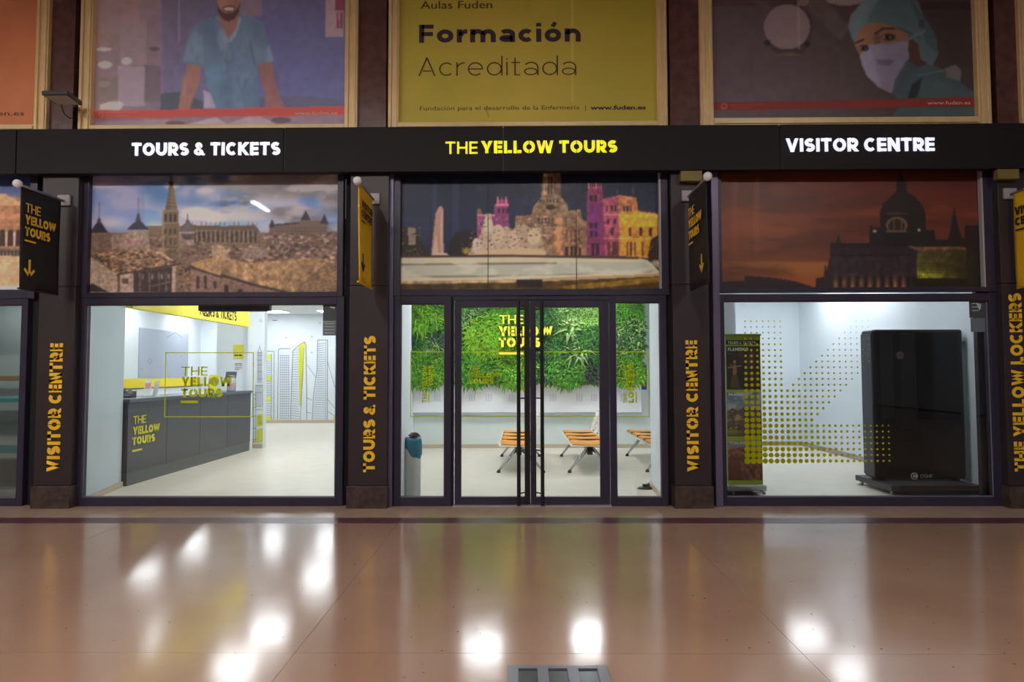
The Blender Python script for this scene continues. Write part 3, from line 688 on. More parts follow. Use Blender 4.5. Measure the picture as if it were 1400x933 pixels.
banner(1379, 262, 1445, 243, 385, YCL, BTX, VC, 'outer', 'yellow projecting banner at the right end pillar', False, .09)

# ------------------------------------------------------------------ floodlight
t = thing('floodlight', 'grey floodlight on a bent arm beside the orange billboard', 'lamp', (-5.0, -.06, 4.58))
fl_ = MB(); c = [Vector((-5.10, -.56, 4.47)), Vector((-4.82, -.56, 4.47)), Vector((-4.90, -.2, 4.50)), Vector((-5.18, -.2, 4.50))]
up = Vector((0, 0, .045))
fl_.add(c + [p+up for p in c], [(3,2,1,0),(4,5,6,7),(0,1,5,4),(1,2,6,5),(2,3,7,6),(3,0,4,7)]).build('housing', mat('dark_grey_casting', (60, 56, 58), .5), t, bev=.005)
cc = sum(c, Vector())/4; MB().add([cc+(p-cc)*.86-Vector((0,0,.004)) for p in c]+[cc+(p-cc)*.86+Vector((0,0,.01)) for p in c], [(3,2,1,0),(4,5,6,7),(0,1,5,4),(1,2,6,5),(2,3,7,6),(3,0,4,7)]).build('lens', mat('frosted_lens', (206, 204, 200), .4), t)
MB().tube((-5.06, -.22, 4.52), (-5.06, -.08, 4.56), .016).tube((-5.06, -.08, 4.56), (-5.06, -.025, 4.56), .03).tube((-5.055, -.06, 4.6), (-5.04, -.03, 4.82), .008).build('arm', BLACK, t)
mb = MB(); pp = [(-5.07,-.3,4.47), (-5.06,-.26,4.38), (-5.05,-.18,4.36), (-5.045,-.08,4.41), (-5.05,-.05,4.5)]
for a, b in zip(pp, pp[1:]): mb.tube(a, b, .006, n=6)
mb.build('cable', BLACK, t)
MB().box(-5.08, -.14, 4.575, -5.04, -.10, 4.60).build('terminal_cap', mat('ochre_cap', (170, 130, 40), .5), t)

# ------------------------------------------------------------------ murals above the windows
PM = print_mat('mural_print', .42); PMG = print_mat('glazed_mural_print', .4, coat=.6); PB = print_mat('billboard_print', .5)
def mural(px, label, paint, gain, seams=()):
    r = rect(px[0], px[1], px[2], px[3], .0)
    o = rect(px[4], 228, px[5], px[6], .0)
    t = thing('mural_panel', label, 'mural', ((r[0]+r[1])/2, .0, r[2]), 'city photo murals above the windows')
    zb_ = at_y(700, px[7]).z
    frame_bars(t, (o[0], o[1], zb_, ZL-.003), r, -.03, .06, name='frame_bar')
    MB().box(r[0]-.01, .034, r[2]-.01, r[1]+.01, .06, r[3]+.01).build('backing_board', BLACK, t)
    P = Print(r[0], r[1], r[2], r[3], .03); paint(P); P.blur(1); P.build('printed_photo', PMG if paint is paint_toledo else PM, t, gain, contrast=.3)
    if px[0] > 500: MB().box(r[1]-.012, -.034, r[2], r[1]+.008, .02, r[3]).build('silver_bead', mat('silver_bead', (170, 168, 172), .4), t)
    for s in seams:
        x = at_y(s, 310).x; MB().box(x-.003, .022, r[2], x+.003, .031, r[3]).build('seam', BLACK, t)

def crowd(s, x0, y0, x1, y1, cols, n, sz, seed, sky=None):
    keep = s.C.copy()
    if sky is not None: B = s.C[:, 2] > s.C[:, 0]*sky
    R = random.Random(seed)
    for _ in range(n):
        x = R.uniform(x0, x1); y = R.uniform(y0, y1); w = sz*R.uniform(.5, 1.6); h = sz*R.uniform(.3, .8)
        s.box(x, y, x+w, y+h, R.choice(cols), R.uniform(.4, .9))
    if sky is not None: s.C[B] = keep[B]

def paint_toledo(s):
    s.T(0, 0, 1); s.grad([(236, (52, 72, 108)), (270, (66, 98, 146)), (310, (104, 132, 166)), (345, (136, 146, 166))])
    al = np.ones(s.X.size)
    s.cloud(al, (150, 142, 148), 46, 3, .42, .62, .75, sx=.7, sy=1.5)
    s.T(115, 230, 5.333)
    s.box(-50, 20, 440, 460, (100, 100, 142), .55); s.ell(110, 125, 200, 28, (150, 142, 150), .6, .8)
    s.ell(560, 190, 190, 150, (48, 88, 140), .85, .8); s.ell(800, 240, 200, 60, (56, 92, 142), .7, .8)
    s.ell(190, 400, 180, 60, (150, 146, 160), .8, .8); s.ell(820, 330, 140, 60, (176, 170, 178), .95, .5); s.ell(960, 360, 120, 50, (172, 168, 178), .9, .6)
    s.ell(890, 165, 90, 30, (150, 146, 152), .9, .6); s.ell(1000, 90, 160, 60, (96, 90, 94), .8, .7); s.ell(640, 130, 70, 26, (138, 132, 138), .8, .5)
    s.ell(520, 430, 90, 60, (150, 152, 166), .8, .8)
    s.T(290, 230, 5.333)
    s.ell(560, 120, 560, 130, (104, 98, 102), .92, .5); s.ell(870, 230, 130, 90, (126, 118, 122), .9, .5); s.ell(600, 330, 300, 70, (112, 108, 118), .85, .6)
    s.ell(180, 350, 240, 60, (150, 150, 160), .9, .6); s.ell(130, 262, 180, 34, (50, 88, 140), .95, .6); s.ell(60, 60, 110, 60, (44, 74, 120), .8, .7)
    s.cloud((s.Y < 470) & (s.X > 60), (88, 84, 94), 150, 9, .5, .68, .7, sx=.6, sy=1.4)
    s.cloud((s.Y < 470) & (s.X > 60), (146, 140, 144), 110, 29, .55, .7, .6, sx=.7, sy=1.5)
    s.ell(900, 420, 60, 60, (84, 110, 140), .5, .8)
    # alcazar on the skyline
    s.poly([(415, 480), (418, 418), (455, 412), (640, 395), (648, 370), (712, 368), (722, 384), (838, 382), (842, 480), (880, 520), (400, 520)], (92, 74, 66))
    s.poly([(455, 410), (640, 392), (640, 405), (455, 425)], (58, 50, 54))
    for x, w, t in ((437, 22, 375), (682, 36, 308), (818, 30, 335)): s.poly([(x-w, t+72 if w > 25 else t+45), (x, t), (x+w, t+72 if w > 25 else t+45)], (38, 34, 48)); s.poly([(x-w*.9, t+60), (x-6, t+32), (x+6, t+32), (x+w*.9, t+60)], (38, 34, 48))
    for x in range(470, 830, 22): s.box(x, 432, x+7, 444, (60, 48, 46), .8); s.box(x, 455, x+7, 466, (60, 48, 46), .7)
    # hill of small houses
    s.poly([(-500, 560), (350, 470), (420, 470), (560, 480), (880, 460), (930, 470), (930, 720), (-500, 700)], (98, 78, 68))
    crowd(s, 330, 470, 915, 690, [(140, 122, 112), (70, 50, 46), (118, 94, 78), (56, 44, 42), (152, 130, 116), (96, 62, 52)], 330, 26, 4)
    # cathedral nave
    s.poly([(-480, 420), (-175, 418), (0, 425), (300, 415), (350, 470), (400, 560), (400, 600), (-480, 620)], (104, 84, 66))
    s.poly([(-190, 415), (200, 425), (310, 412), (350, 462), (-190, 448)], (84, 66, 54))
    for x in range(-170, 340, 34): s.box(x, 462, x+18, 540, (50, 40, 40), .85); s.box(x+22, 440, x+26, 545, (140, 116, 92), .7); s.line(x+24, 395, x+24, 445, 4, (80, 64, 58))
    crowd(s, -300, 560, 420, 680, [(150, 126, 98), (72, 52, 44), (128, 104, 82), (104, 66, 54), (160, 140, 116), (60, 46, 42)], 170, 34, 11)
    s.poly([(0, 560), (60, 556), (110, 600), (110, 690), (0, 660)], (142, 116, 92)); s.poly([(215, 590), (370, 570), (420, 650), (220, 660)], (116, 98, 92))
    # foreground roof on the right
    s.poly([(-280, 700), (-40, 655), (300, 690), (540, 670), (760, 650), (920, 690), (920, 920), (600, 920), (280, 850), (0, 765)], (134, 106, 76))
    s.mottle(s.inp([(-280, 690), (920, 640), (920, 920), (0, 900)]), .35, 40, 3)
    for k in range(34): s.line(600+k*15, 905, 840+k*15, 690, 5, (78, 58, 46), .8)
    s.poly([(-280, 720), (0, 765), (280, 850), (560, 920), (-280, 930)], (112, 86, 76)); s.line(-280, 720, 0, 762, 14, (58, 44, 44)); s.line(0, 762, 300, 850, 18, (52, 40, 42)); s.line(300, 850, 540, 905, 16, (56, 44, 44))
    for x, y in ((5, 820), (90, 850), (190, 885), (-90, 800), (-140, 780)): s.box(x, y, x+28, y+70, (52, 38, 40))
    # left half, in the left crop's units
    s.T(115, 230, 5.333)
    s.poly([(0, 470), (480, 470), (640, 540), (880, 560), (880, 920), (0, 920)], (104, 82, 70))
    crowd(s, 20, 500, 860, 640, [(128, 104, 84), (70, 54, 50), (142, 116, 90), (90, 66, 60)], 190, 30, 21)
    s.poly([(30, 470), (180, 465), (205, 475), (205, 600), (30, 600)], (108, 88, 76)); s.poly([(40, 470), (110, 375), (175, 470)], (48, 44, 60)); s.line(110, 250, 110, 400, 7, (70, 64, 80)); s.ell(110, 385, 14, 22, (64, 60, 74))
    s.poly([(200, 480), (330, 462), (475, 458), (480, 600), (200, 600)], (124, 104, 92))
    s.poly([(308, 450), (395, 372), (475, 450)], (40, 40, 62)); s.poly([(375, 385), (395, 310), (415, 385)], (50, 50, 72)); s.line(395, 215, 395, 330, 6, (84, 80, 100))
    s.box(330, 455, 470, 520, (128, 112, 98)); s.box(360, 455, 384, 540, (150, 134, 112), .6)
    s.ell(330, 545, 110, 40, (150, 100, 104), .45, .7)
    # tower
    s.poly([(568, 640), (568, 312), (590, 300), (612, 190), (624, 110), (645, 108), (660, 190), (680, 300), (690, 318), (688, 640)], (96, 78, 60))
    s.poly([(568, 640), (568, 312), (585, 312), (590, 640)], (120, 100, 78)); s.poly([(612, 190), (624, 110), (634, 110), (628, 300), (596, 300)], (78, 66, 56))
    s.line(636, 60, 636, 130, 9, (40, 38, 48)); s.ell(634, 110, 18, 14, (40, 34, 34))
    for x in (585, 622, 655): s.box(x, 335, x+18, 390, (46, 34, 32)); s.box(x, 440, x+14, 480, (66, 50, 44)); s.box(x, 520, x+14, 560, (66, 50, 44), .8)
    for y in (312, 400, 500, 590): s.line(566, y, 690, y, 6, (134, 112, 84), .8)
    for y in range(150, 300, 26): s.line(600, y+12, 672, y+12, 5, (120, 100, 76), .6)
    # dome
    s.poly([(690, 470), (800, 470), (806, 560), (690, 560)], (128, 108, 94)); s.ell(755, 460, 52, 62, (78, 70, 78)); s.box(695, 462, 810, 480, (140, 120, 104)); s.line(755, 335, 755, 410, 9, (60, 54, 62)); s.ell(755, 400, 16, 24, (70, 64, 72))
    for x in range(715, 800, 16): s.line(755, 402, x, 465, 3, (104, 94, 96), .7); s.box(x-6, 495, x, 520, (70, 54, 52))
    # tiled roof and house front
    s.poly([(40, 620), (200, 590), (480, 600), (690, 690), (480, 735), (240, 775)], (112, 86, 66))
    s.mottle(s.inp([(40, 620), (480, 590), (700, 690), (240, 775)]), .9, 22, 8, 1, 1.6)
    crowd(s, 130, 610, 560, 730, [(70, 50, 42), (142, 112, 86), (96, 70, 56), (150, 122, 96)], 220, 20, 31)
    s.poly([(40, 640), (240, 775), (360, 765), (360, 920), (30, 920)], (140, 120, 106)); s.poly([(240, 772), (260, 770), (258, 905), (246, 905)], (84, 66, 58)); s.box(278, 808, 322, 845, (78, 58, 54))
    s.line(240, 778, 700, 698, 12, (60, 46, 40)); s.poly([(362, 765), (640, 720), (640, 905), (362, 905)], (58, 46, 46)); s.poly([(640, 715), (668, 712), (668, 905), (638, 905)], (142, 122, 108))
    for x in (400, 470, 540, 590): s.box(x, 760, x+14, 900, (96, 78, 68)); s.box(x+20, 770, x+36, 810, (132, 120, 112), .7)
    s.line(500, 860, 640, 825, 12, (98, 80, 68)); s.poly([(30, 860), (60, 840), (180, 905), (30, 905)], (58, 46, 42)); s.poly([(520, 612), (560, 606), (660, 680), (600, 660)], (160, 134, 108))
    crowd(s, 670, 690, 900, 905, [(54, 40, 34), (140, 110, 76), (84, 62, 48), (120, 92, 52)], 130, 22, 41)
    s.poly([(770, 700), (900, 660), (1000, 650), (1000, 790), (940, 790)], (140, 110, 76)); s.poly([(775, 735), (1000, 800), (1000, 905), (775, 905)], (118, 92, 82)); s.line(770, 720, 1000, 795, 14, (60, 46, 44))
    for x in (820, 875, 945): s.box(x, 785 if x < 900 else 825, x+18, 880, (60, 42, 42))
    s.mottle(s.Y > 470, .28, 14, 77); s.put((s.Y > 455)*1.0, (70, 58, 52), .12)
def paint_cibeles(s):
    s.T(0, 0, 1); s.grad([(234, (22, 30, 54)), (300, (30, 40, 74)), (350, (30, 38, 70))])
    s.T(540, 230, 5.332)
    s.box(270, 80, 310, 560, (60, 74, 110), .35); s.box(420, 85, 466, 560, (60, 74, 110), .3); s.box(50, 350, 250, 560, (40, 52, 84), .6); s.ell(620, 150, 60, 40, (52, 60, 92), .6, .9)
    s.poly([(30, 640), (40, 450), (80, 430), (160, 440), (200, 560), (240, 640)], (40, 32, 34)); s.poly([(90, 430), (150, 436), (152, 560), (100, 560)], (124, 112, 96)); crowd(s, 40, 430, 180, 560, [(60, 48, 44), (150, 134, 110)], 40, 14, 3)
    crowd(s, 50, 580, 200, 640, [(120, 110, 50), (60, 50, 40), (140, 120, 80)], 50, 12, 5)
    s.poly([(380, 640), (400, 540), (450, 470), (520, 450), (600, 460), (600, 640)], (34, 28, 32)); s.ell(525, 605, 48, 34, (130, 122, 40), 1, .5); crowd(s, 480, 540, 600, 630, [(150, 130, 60), (70, 56, 40)], 50, 10, 6)
    # water jet
    s.poly([(262, 640), (276, 500), (296, 330), (320, 280), (342, 274), (352, 300), (354, 500), (358, 640)], (150, 116, 104)); s.poly([(270, 640), (300, 480), (318, 640)], (178, 156, 140), .7); s.poly([(336, 640), (330, 440), (345, 300), (350, 640)], (172, 146, 132), .7); s.poly([(240, 645), (300, 622), (380, 622), (410, 645)], (170, 152, 138))
    # palace
    s.poly([(598, 640), (600, 340), (720, 340), (722, 270), (738, 262), (742, 228), (826, 228), (830, 380), (840, 440), (800, 640)], (126, 52, 108))
    s.poly([(598, 640), (596, 300), (622, 290), (640, 340), (640, 620)], (140, 96, 66), .8); s.box(600, 350, 640, 605, (134, 60, 120), .8); s.poly([(640, 360), (720, 350), (720, 600), (640, 600)], (110, 44, 118), .8)
    s.box(600, 335, 730, 350, (178, 112, 120)); s.box(735, 262, 830, 275, (190, 110, 116), .9)
    for x in (745, 776, 806): s.box(x, 205, x+8, 262, (190, 100, 110)); s.box(x+4, 290, x+22, 330, (70, 24, 54))
    for x in range(620, 730, 24):
        for y in (395, 455, 520, 570): s.box(x, y, x+9, y+24, (70, 28, 72), .8)
    s.T(715, 230, 5.333)
    s.poly([(-60, 640), (-60, 350), (60, 340), (75, 280), (130, 215), (148, 30), (275, 30), (280, 210), (322, 260), (330, 310), (420, 300), (432, 375), (465, 390), (470, 640)], (122, 96, 72))
    s.poly([(150, 30), (180, 30), (180, 190), (150, 200)], (140, 116, 88)); s.poly([(225, 40), (275, 40), (278, 200), (225, 190)], (104, 80, 62))
    for x in (183, 203): s.box(x, 60, x+8, 190, (50, 38, 36))
    for x in range(110, 240, 24): s.box(x, 360, x+12, 405, (68, 50, 44)); s.ell(x+18, 240, 7, 14, (70, 52, 44))
    s.ell(200, 285, 34, 20, (46, 34, 34)); s.poly([(230, 360), (285, 360), (292, 640), (225, 640)], (160, 112, 78)); s.poly([(290, 420), (440, 430), (450, 640), (290, 640)], (130, 92, 66))
    for x in (310, 345, 375, 405): s.box(x, 445, x+14, 540, (88, 62, 52)); s.box(x, 575, x+18, 640, (60, 40, 36))
    s.mottle((s.Y > 30) & (s.X < 470) & (s.X > -60) & (s.Y < 640), .4, 26, 5); crowd(s, 60, 220, 430, 560, [(160, 132, 100), (84, 62, 50), (140, 108, 80)], 220, 14, 9, 1.3)
    # statue group
    s.poly([(-180, 640), (-100, 560), (-90, 480), (-60, 430), (0, 400), (60, 440), (130, 430), (140, 520), (160, 600), (160, 640)], (150, 130, 108)); s.poly([(-400, 640), (-370, 560), (-330, 540), (-300, 440), (-270, 330), (-235, 330), (-220, 400), (-190, 470), (-120, 420), (-60, 450), (-20, 560), (0, 640)], (158, 140, 124))
    s.ell(80, 500, 46, 60, (172, 154, 128)); s.ell(-60, 520, 40, 70, (166, 148, 126)); s.ell(-180, 480, 44, 70, (170, 152, 130)); s.ell(-255, 420, 34, 70, (174, 158, 142)); s.ell(-340, 560, 30, 50, (168, 152, 144))
    crowd(s, -400, 340, 170, 630, [(176, 156, 130), (110, 88, 68), (80, 62, 50), (96, 74, 56), (150, 130, 104)], 420, 13, 14, .95); s.poly([(-420, 640), (-300, 600), (0, 580), (160, 600), (170, 640)], (170, 146, 116))
    # right palace wing
    s.poly([(468, 640), (466, 200), (478, 130), (578, 130), (585, 220), (700, 196), (705, 640)], (122, 46, 88)); s.poly([(580, 225), (700, 200), (700, 640), (600, 640)], (148, 70, 92)); s.box(470, 260, 580, 320, (110, 38, 100)); s.box(488, 300, 560, 500, (110, 36, 110), .8)
    for x in (486, 520): s.box(x, 195, x+20, 238, (48, 18, 44)); s.box(x, 400, x+22, 440, (60, 22, 60)); s.box(x, 455, x+22, 500, (60, 22, 60)); s.box(x+12, 550, x+36, 636, (58, 20, 50))
    for x in range(476, 580, 18): s.box(x, 105, x+7, 150, (184, 96, 100))
    s.poly([(700, 640), (700, 195), (830, 215), (836, 300), (985, 330), (985, 720), (940, 660)], (178, 122, 40)); s.poly([(700, 200), (826, 218), (828, 300), (704, 320)], (158, 100, 66))
    s.poly([(836, 310), (985, 335), (985, 420), (730, 430), (710, 350)], (196, 142, 40)); s.line(690, 150, 690, 200, 8, (120, 80, 80)); s.line(805, 140, 805, 215, 8, (120, 60, 60)); s.poly([(840, 300), (985, 325), (985, 336), (840, 315)], (112, 40, 60))
    for x in (605, 640, 668, 730, 755, 780): s.box(x, 275, x+14, 315, (80, 44, 44))
    for x in (610, 660): s.box(x, 370, x+20, 410, (70, 30, 50)); s.box(x-18+20, 540, x+26, 636, (90, 50, 40))
    for x in (640, 770, 850, 920): s.box(x, 435, x+20, 492, (84, 44, 30))
    for x in (620, 650, 684, 755, 780, 810, 865): s.box(x, 540, x+14, 640, (92, 52, 30))
    for y in (340, 515): s.line(590, y, 980, y+(8 if y < 400 else 0), 6, (200, 160, 90), .7)
    s.mottle((s.Y > 130) & (s.X > 466) & (s.Y < 650), .3, 22, 15); s.poly([(910, 640), (935, 520), (985, 490), (990, 730), (950, 720)], (56, 40, 26)); crowd(s, 915, 500, 985, 700, [(120, 90, 50), (40, 28, 20)], 50, 12, 17)
    # basin
    s.T(0, 0, 1)
    s.poly([(540, 350), (870, 352), (886, 356), (902, 372), (905, 382), (540, 396)], (170, 160, 138)); s.poly([(540, 360), (882, 358), (897, 372), (760, 377), (540, 383)], (150, 154, 140))
    s.line(540, 351, 700, 350, 3, (66, 46, 34)); s.line(700, 350, 872, 353, 3, (76, 54, 34)); s.line(548, 362, 760, 360, 2.5, (96, 80, 62), .7); s.line(548, 379, 720, 377, 2.5, (104, 92, 72), .7); s.line(720, 377, 890, 372, 2, (120, 104, 80), .5)
    s.cloud((s.Y > 354) & (s.Y < 384), (196, 190, 170), 16, 8, .5, .7, .6, sx=.5, sy=1.5)
    s.poly([(540, 388), (720, 384), (905, 374), (905, 400), (540, 400)], (82, 60, 22)); s.poly([(540, 385), (700, 382), (902, 374), (902, 378), (720, 386), (540, 389)], (150, 130, 100)); s.poly([(760, 392), (905, 378), (905, 386), (780, 397)], (130, 98, 22)); s.box(706, 383, 741, 393, (34, 24, 22))
    s.mottle(s.Y > 384, .4, 8, 18)
def paint_sunset(s):
    s.T(0, 0, 1); s.grad([(233, (84, 30, 22)), (262, (104, 42, 30)), (300, (108, 52, 34)), (340, (96, 50, 38)), (356, (102, 54, 36)), (360, (136, 84, 40)), (396, (126, 76, 32))])
    s.put(np.clip((1150-s.X)/160, 0, 1)*.5, (124, 70, 22)); s.put(np.clip((s.X-1200)/160, 0, 1)*.6, (74, 34, 32))
    s.cloud(np.ones(s.X.size), (70, 34, 28), 44, 6, .5, .7, .5, sx=.35, sy=1.6); s.cloud(np.ones(s.X.size), (140, 66, 34), 36, 16, .55, .75, .5, sx=.35, sy=1.6)
    s.T(980, 228, 5.332)
    for a in (110, 270): s.box(a, 80, a+40, 640, (150, 92, 44), .16)
    s.poly([(20, 840), (200, 835), (205, 795), (420, 812), (580, 838), (720, 885), (720, 905), (20, 905)], (44, 30, 34)); s.poly([(718, 905), (725, 815), (780, 805), (790, 700), (800, 760), (825, 660), (838, 720), (842, 590), (860, 580), (890, 490), (905, 555), (1020, 560), (1020, 905)], (48, 34, 38))
    s.T(1165, 228, 5.33)
    sil = (34, 26, 28)
    s.poly([(-160, 905), (-160, 560), (125, 556), (128, 425), (140, 425), (150, 440), (195, 440), (205, 460), (205, 330), (225, 270), (300, 205), (325, 180), (322, 105), (340, 100), (342, 10), (362, 10), (370, 95), (392, 110), (395, 180), (460, 220), (510, 280), (535, 340), (535, 460), (600, 460), (605, 535), (700, 535), (715, 470), (745, 290), (770, 430), (800, 520), (820, 520), (822, 430), (935, 425), (950, 500), (950, 905)], sil)
    s.put(s.inp([(205, 330), (225, 270), (300, 205), (390, 190), (460, 220), (535, 340)])*1.0, (38, 28, 26)); s.box(250, 335, 400, 350, (84, 62, 46), .8)
    s.ell(325, 425, 80, 60, (112, 88, 56), .8); s.ell(325, 435, 58, 52, (44, 32, 28)); s.box(245, 462, 400, 480, (104, 80, 52), .8); s.box(235, 480, 410, 620, (30, 24, 26)); s.box(300, 390, 312, 465, (110, 86, 56), .7); s.box(355, 390, 367, 465, (110, 86, 56), .7)
    s.box(-160, 590, 470, 640, (44, 32, 36)); s.poly([(-160, 660), (470, 650), (470, 905), (-160, 905)], (52, 38, 44)); 
    for x in range(-120, 380, 62): s.put(np.clip(1-np.hypot((s.X-x)/24, (s.Y-870)/95), 0, 1)*.9, (150, 98, 56)); s.box(x+26, 800, x+44, 905, (36, 24, 24)); s.box(x+26, 690, x+36, 760, (36, 26, 28), .7)
    s.poly([(400, 580), (830, 585), (830, 610), (470, 610)], (120, 88, 62), .8); s.poly([(470, 612), (830, 612), (830, 700), (470, 700)], (86, 72, 44), .9); s.poly([(670, 700), (750, 610), (820, 615), (830, 740)], (52, 44, 30))
    s.put(np.clip((s.Y-600)/200, 0, 1)*((s.X > 470) & (s.X < 830) & (s.Y < 812))*np.clip((880-s.X)/330, 0.1, 1), (150, 150, 36))
    g = ((np.mod(s.X-470, 16) < 4.5) | (np.mod(s.Y-480, 16) < 4.5)) & (s.X > 468) & (s.X < 830) & (s.Y > 480) & (s.Y < 812) & ((s.X < 535) | (s.Y > 600)); s.put(g*.75, (40, 34, 20))
    s.ell(487, 462, 12, 10, (150, 140, 120)); s.ell(165, 470, 16, 12, (130, 120, 110)); s.poly([(835, 640), (950, 640), (950, 905), (440, 905), (440, 815), (835, 815)], (34, 30, 22)); s.ell(900, 300, 60, 60, (92, 50, 40), .6, .9)
    s.mottle((s.Y > 560) & (s.X > -160), .3, 30, 19)
def paint_plaza(s):
    s.T(0, 0, 1); s.grad([(236, (42, 56, 104)), (262, (62, 76, 124)), (275, (120, 110, 120))]); s.put(np.clip((20-s.X)/60, 0, 1)*.5, (90, 96, 130))
    s.T(0, 230, 4.907)
    s.poly([(-400, 170), (80, 190), (140, 200), (220, 230), (225, 560), (-400, 560)], (150, 104, 74)); s.poly([(-400, 190), (40, 170), (60, 190), (140, 230), (140, 250), (-400, 250)], (176, 134, 96)); s.poly([(-400, 330), (225, 300), (225, 330), (-400, 360)], (176, 110, 82))
    for x in range(-380, 220, 54): s.box(x, 430, x+36, 525, (66, 40, 36)); s.ell(x+18, 430, 18, 18, (66, 40, 36)); s.box(x+38, 430, x+50, 530, (190, 160, 140))
    s.box(-400, 545, 225, 590, (110, 92, 84)); 
    for x in range(-380, 220, 24): s.box(x, 552, x+12, 588, (60, 44, 40), .8)
    s.poly([(-400, 590), (225, 590), (225, 800), (-400, 800)], (186, 146, 112)); s.box(-400, 790, 225, 830, (196, 186, 172)); s.mottle(s.Y > 180, .22, 20, 8)
mural((122.5, 237.5, 462, 400, 108, 470, 405, 405.6), 'mural photo of old town rooftops with a cathedral tower under cloudy sky', paint_toledo, 2.4)
mural((548, 234.5, 902, 396, 538, 913, 404, 404.6), 'night mural photo of a lit fountain and purple and gold palace', paint_cibeles, 2.05, (667, 788))
mural((985.5, 233, 1341.5, 393.5, 976, 1366, 401, 401.6), 'sunset mural photo of a dark cathedral dome against orange sky', paint_sunset, 2.0)
mural((-270, 240, 42, 397, -290, 52, 406, 406.6), 'mural photo of a sunlit arcaded palace square at the left edge', paint_plaza, 2.0)

# ------------------------------------------------------------------ billboards on the upper wall
def billboard(o, i, label, paint, gain, texts):
    zb = at_y(sum(o)/2, 171, -.06).z; zi = None
    xo0, xo1 = at_y(o[0], 90, -.06).x, at_y(o[1], 90, -.06).x
    xi0, xi1 = at_y(i[0], 90, -.06).x, at_y(i[1], 90, -.06).x
    zt = 6.25; zb = ZF1-.03; zib = at_y(sum(i)/2, i[2] if len(i) > 2 else 166, -.06).z
    t = thing('billboard', label, 'billboard', ((xo0+xo1)/2, -.06, zb), 'gold framed billboards above the fascia')
    for k, (a, b, c, d) in enumerate(((xo0, zb, xi0, zt+.1), (xi1, zb, xo1, zt+.1), (xi0, zb, xi1, zib), (xi0, zt, xi1, zt+.1))):
        f = MB().box(a, -.07, b, c, .05, d)
        e = .22
        if k < 2: f.box(a+(c-a)*.12, -.095, b, a+(c-a)*.34, -.07, d).box(a+(c-a)*.66, -.085, b, a+(c-a)*.88, -.07, d)
        else: f.box(a, -.09, b+(d-b)*.55, c, -.07, b+(d-b)*.85)
        f.build('frame_bar', GOLD, t, bev=.004)
    MB().box(xi0-.01, .0, zib-.01, xi1+.01, .04, zt+.01).build('backing_board', BLACK, t)
    P = Print(xi0, xi1, zib, zt, -.004, .010); paint(P); P.blur(1); P.build('printed_sheet', PB, t, gain)
    if paint is paint_yellow:
        for s, pa, pb, yb, yt, w_, m_ in (('Formación', 573, 794, 58.5, 34, .235, DKI), ('Acreditada', 572, 788, 104, 79, .06, DKT)):
            a = at_y(pa, yb, -.006); letters(s, (a.x, -.006, a.z), X_, Z_, at_y(pa, yt, -.006).z-a.z, at_y(pb, yb, -.006).x-a.x, m_, t, w_, False, .002, track=.16)
    for (s, px0, px1, pyb, capx, bold, m, nm) in texts:
        mb = MB(); a = at_y(px0, pyb, -.006); b = at_y(px1, pyb, -.006)
        font_text(mb, s, (a.x, -.006, a.z), X_, Z_, capx/121.3, b.x-a.x, bold)
        mb.build('lettering', m, t)
    return t
DKI = mat('dark_brown_ink', (66, 44, 62), .6); DKT = mat('thin_brown_ink', (84, 62, 30), .6); PALEI = mat('pale_ink', (236, 190, 170), .6)
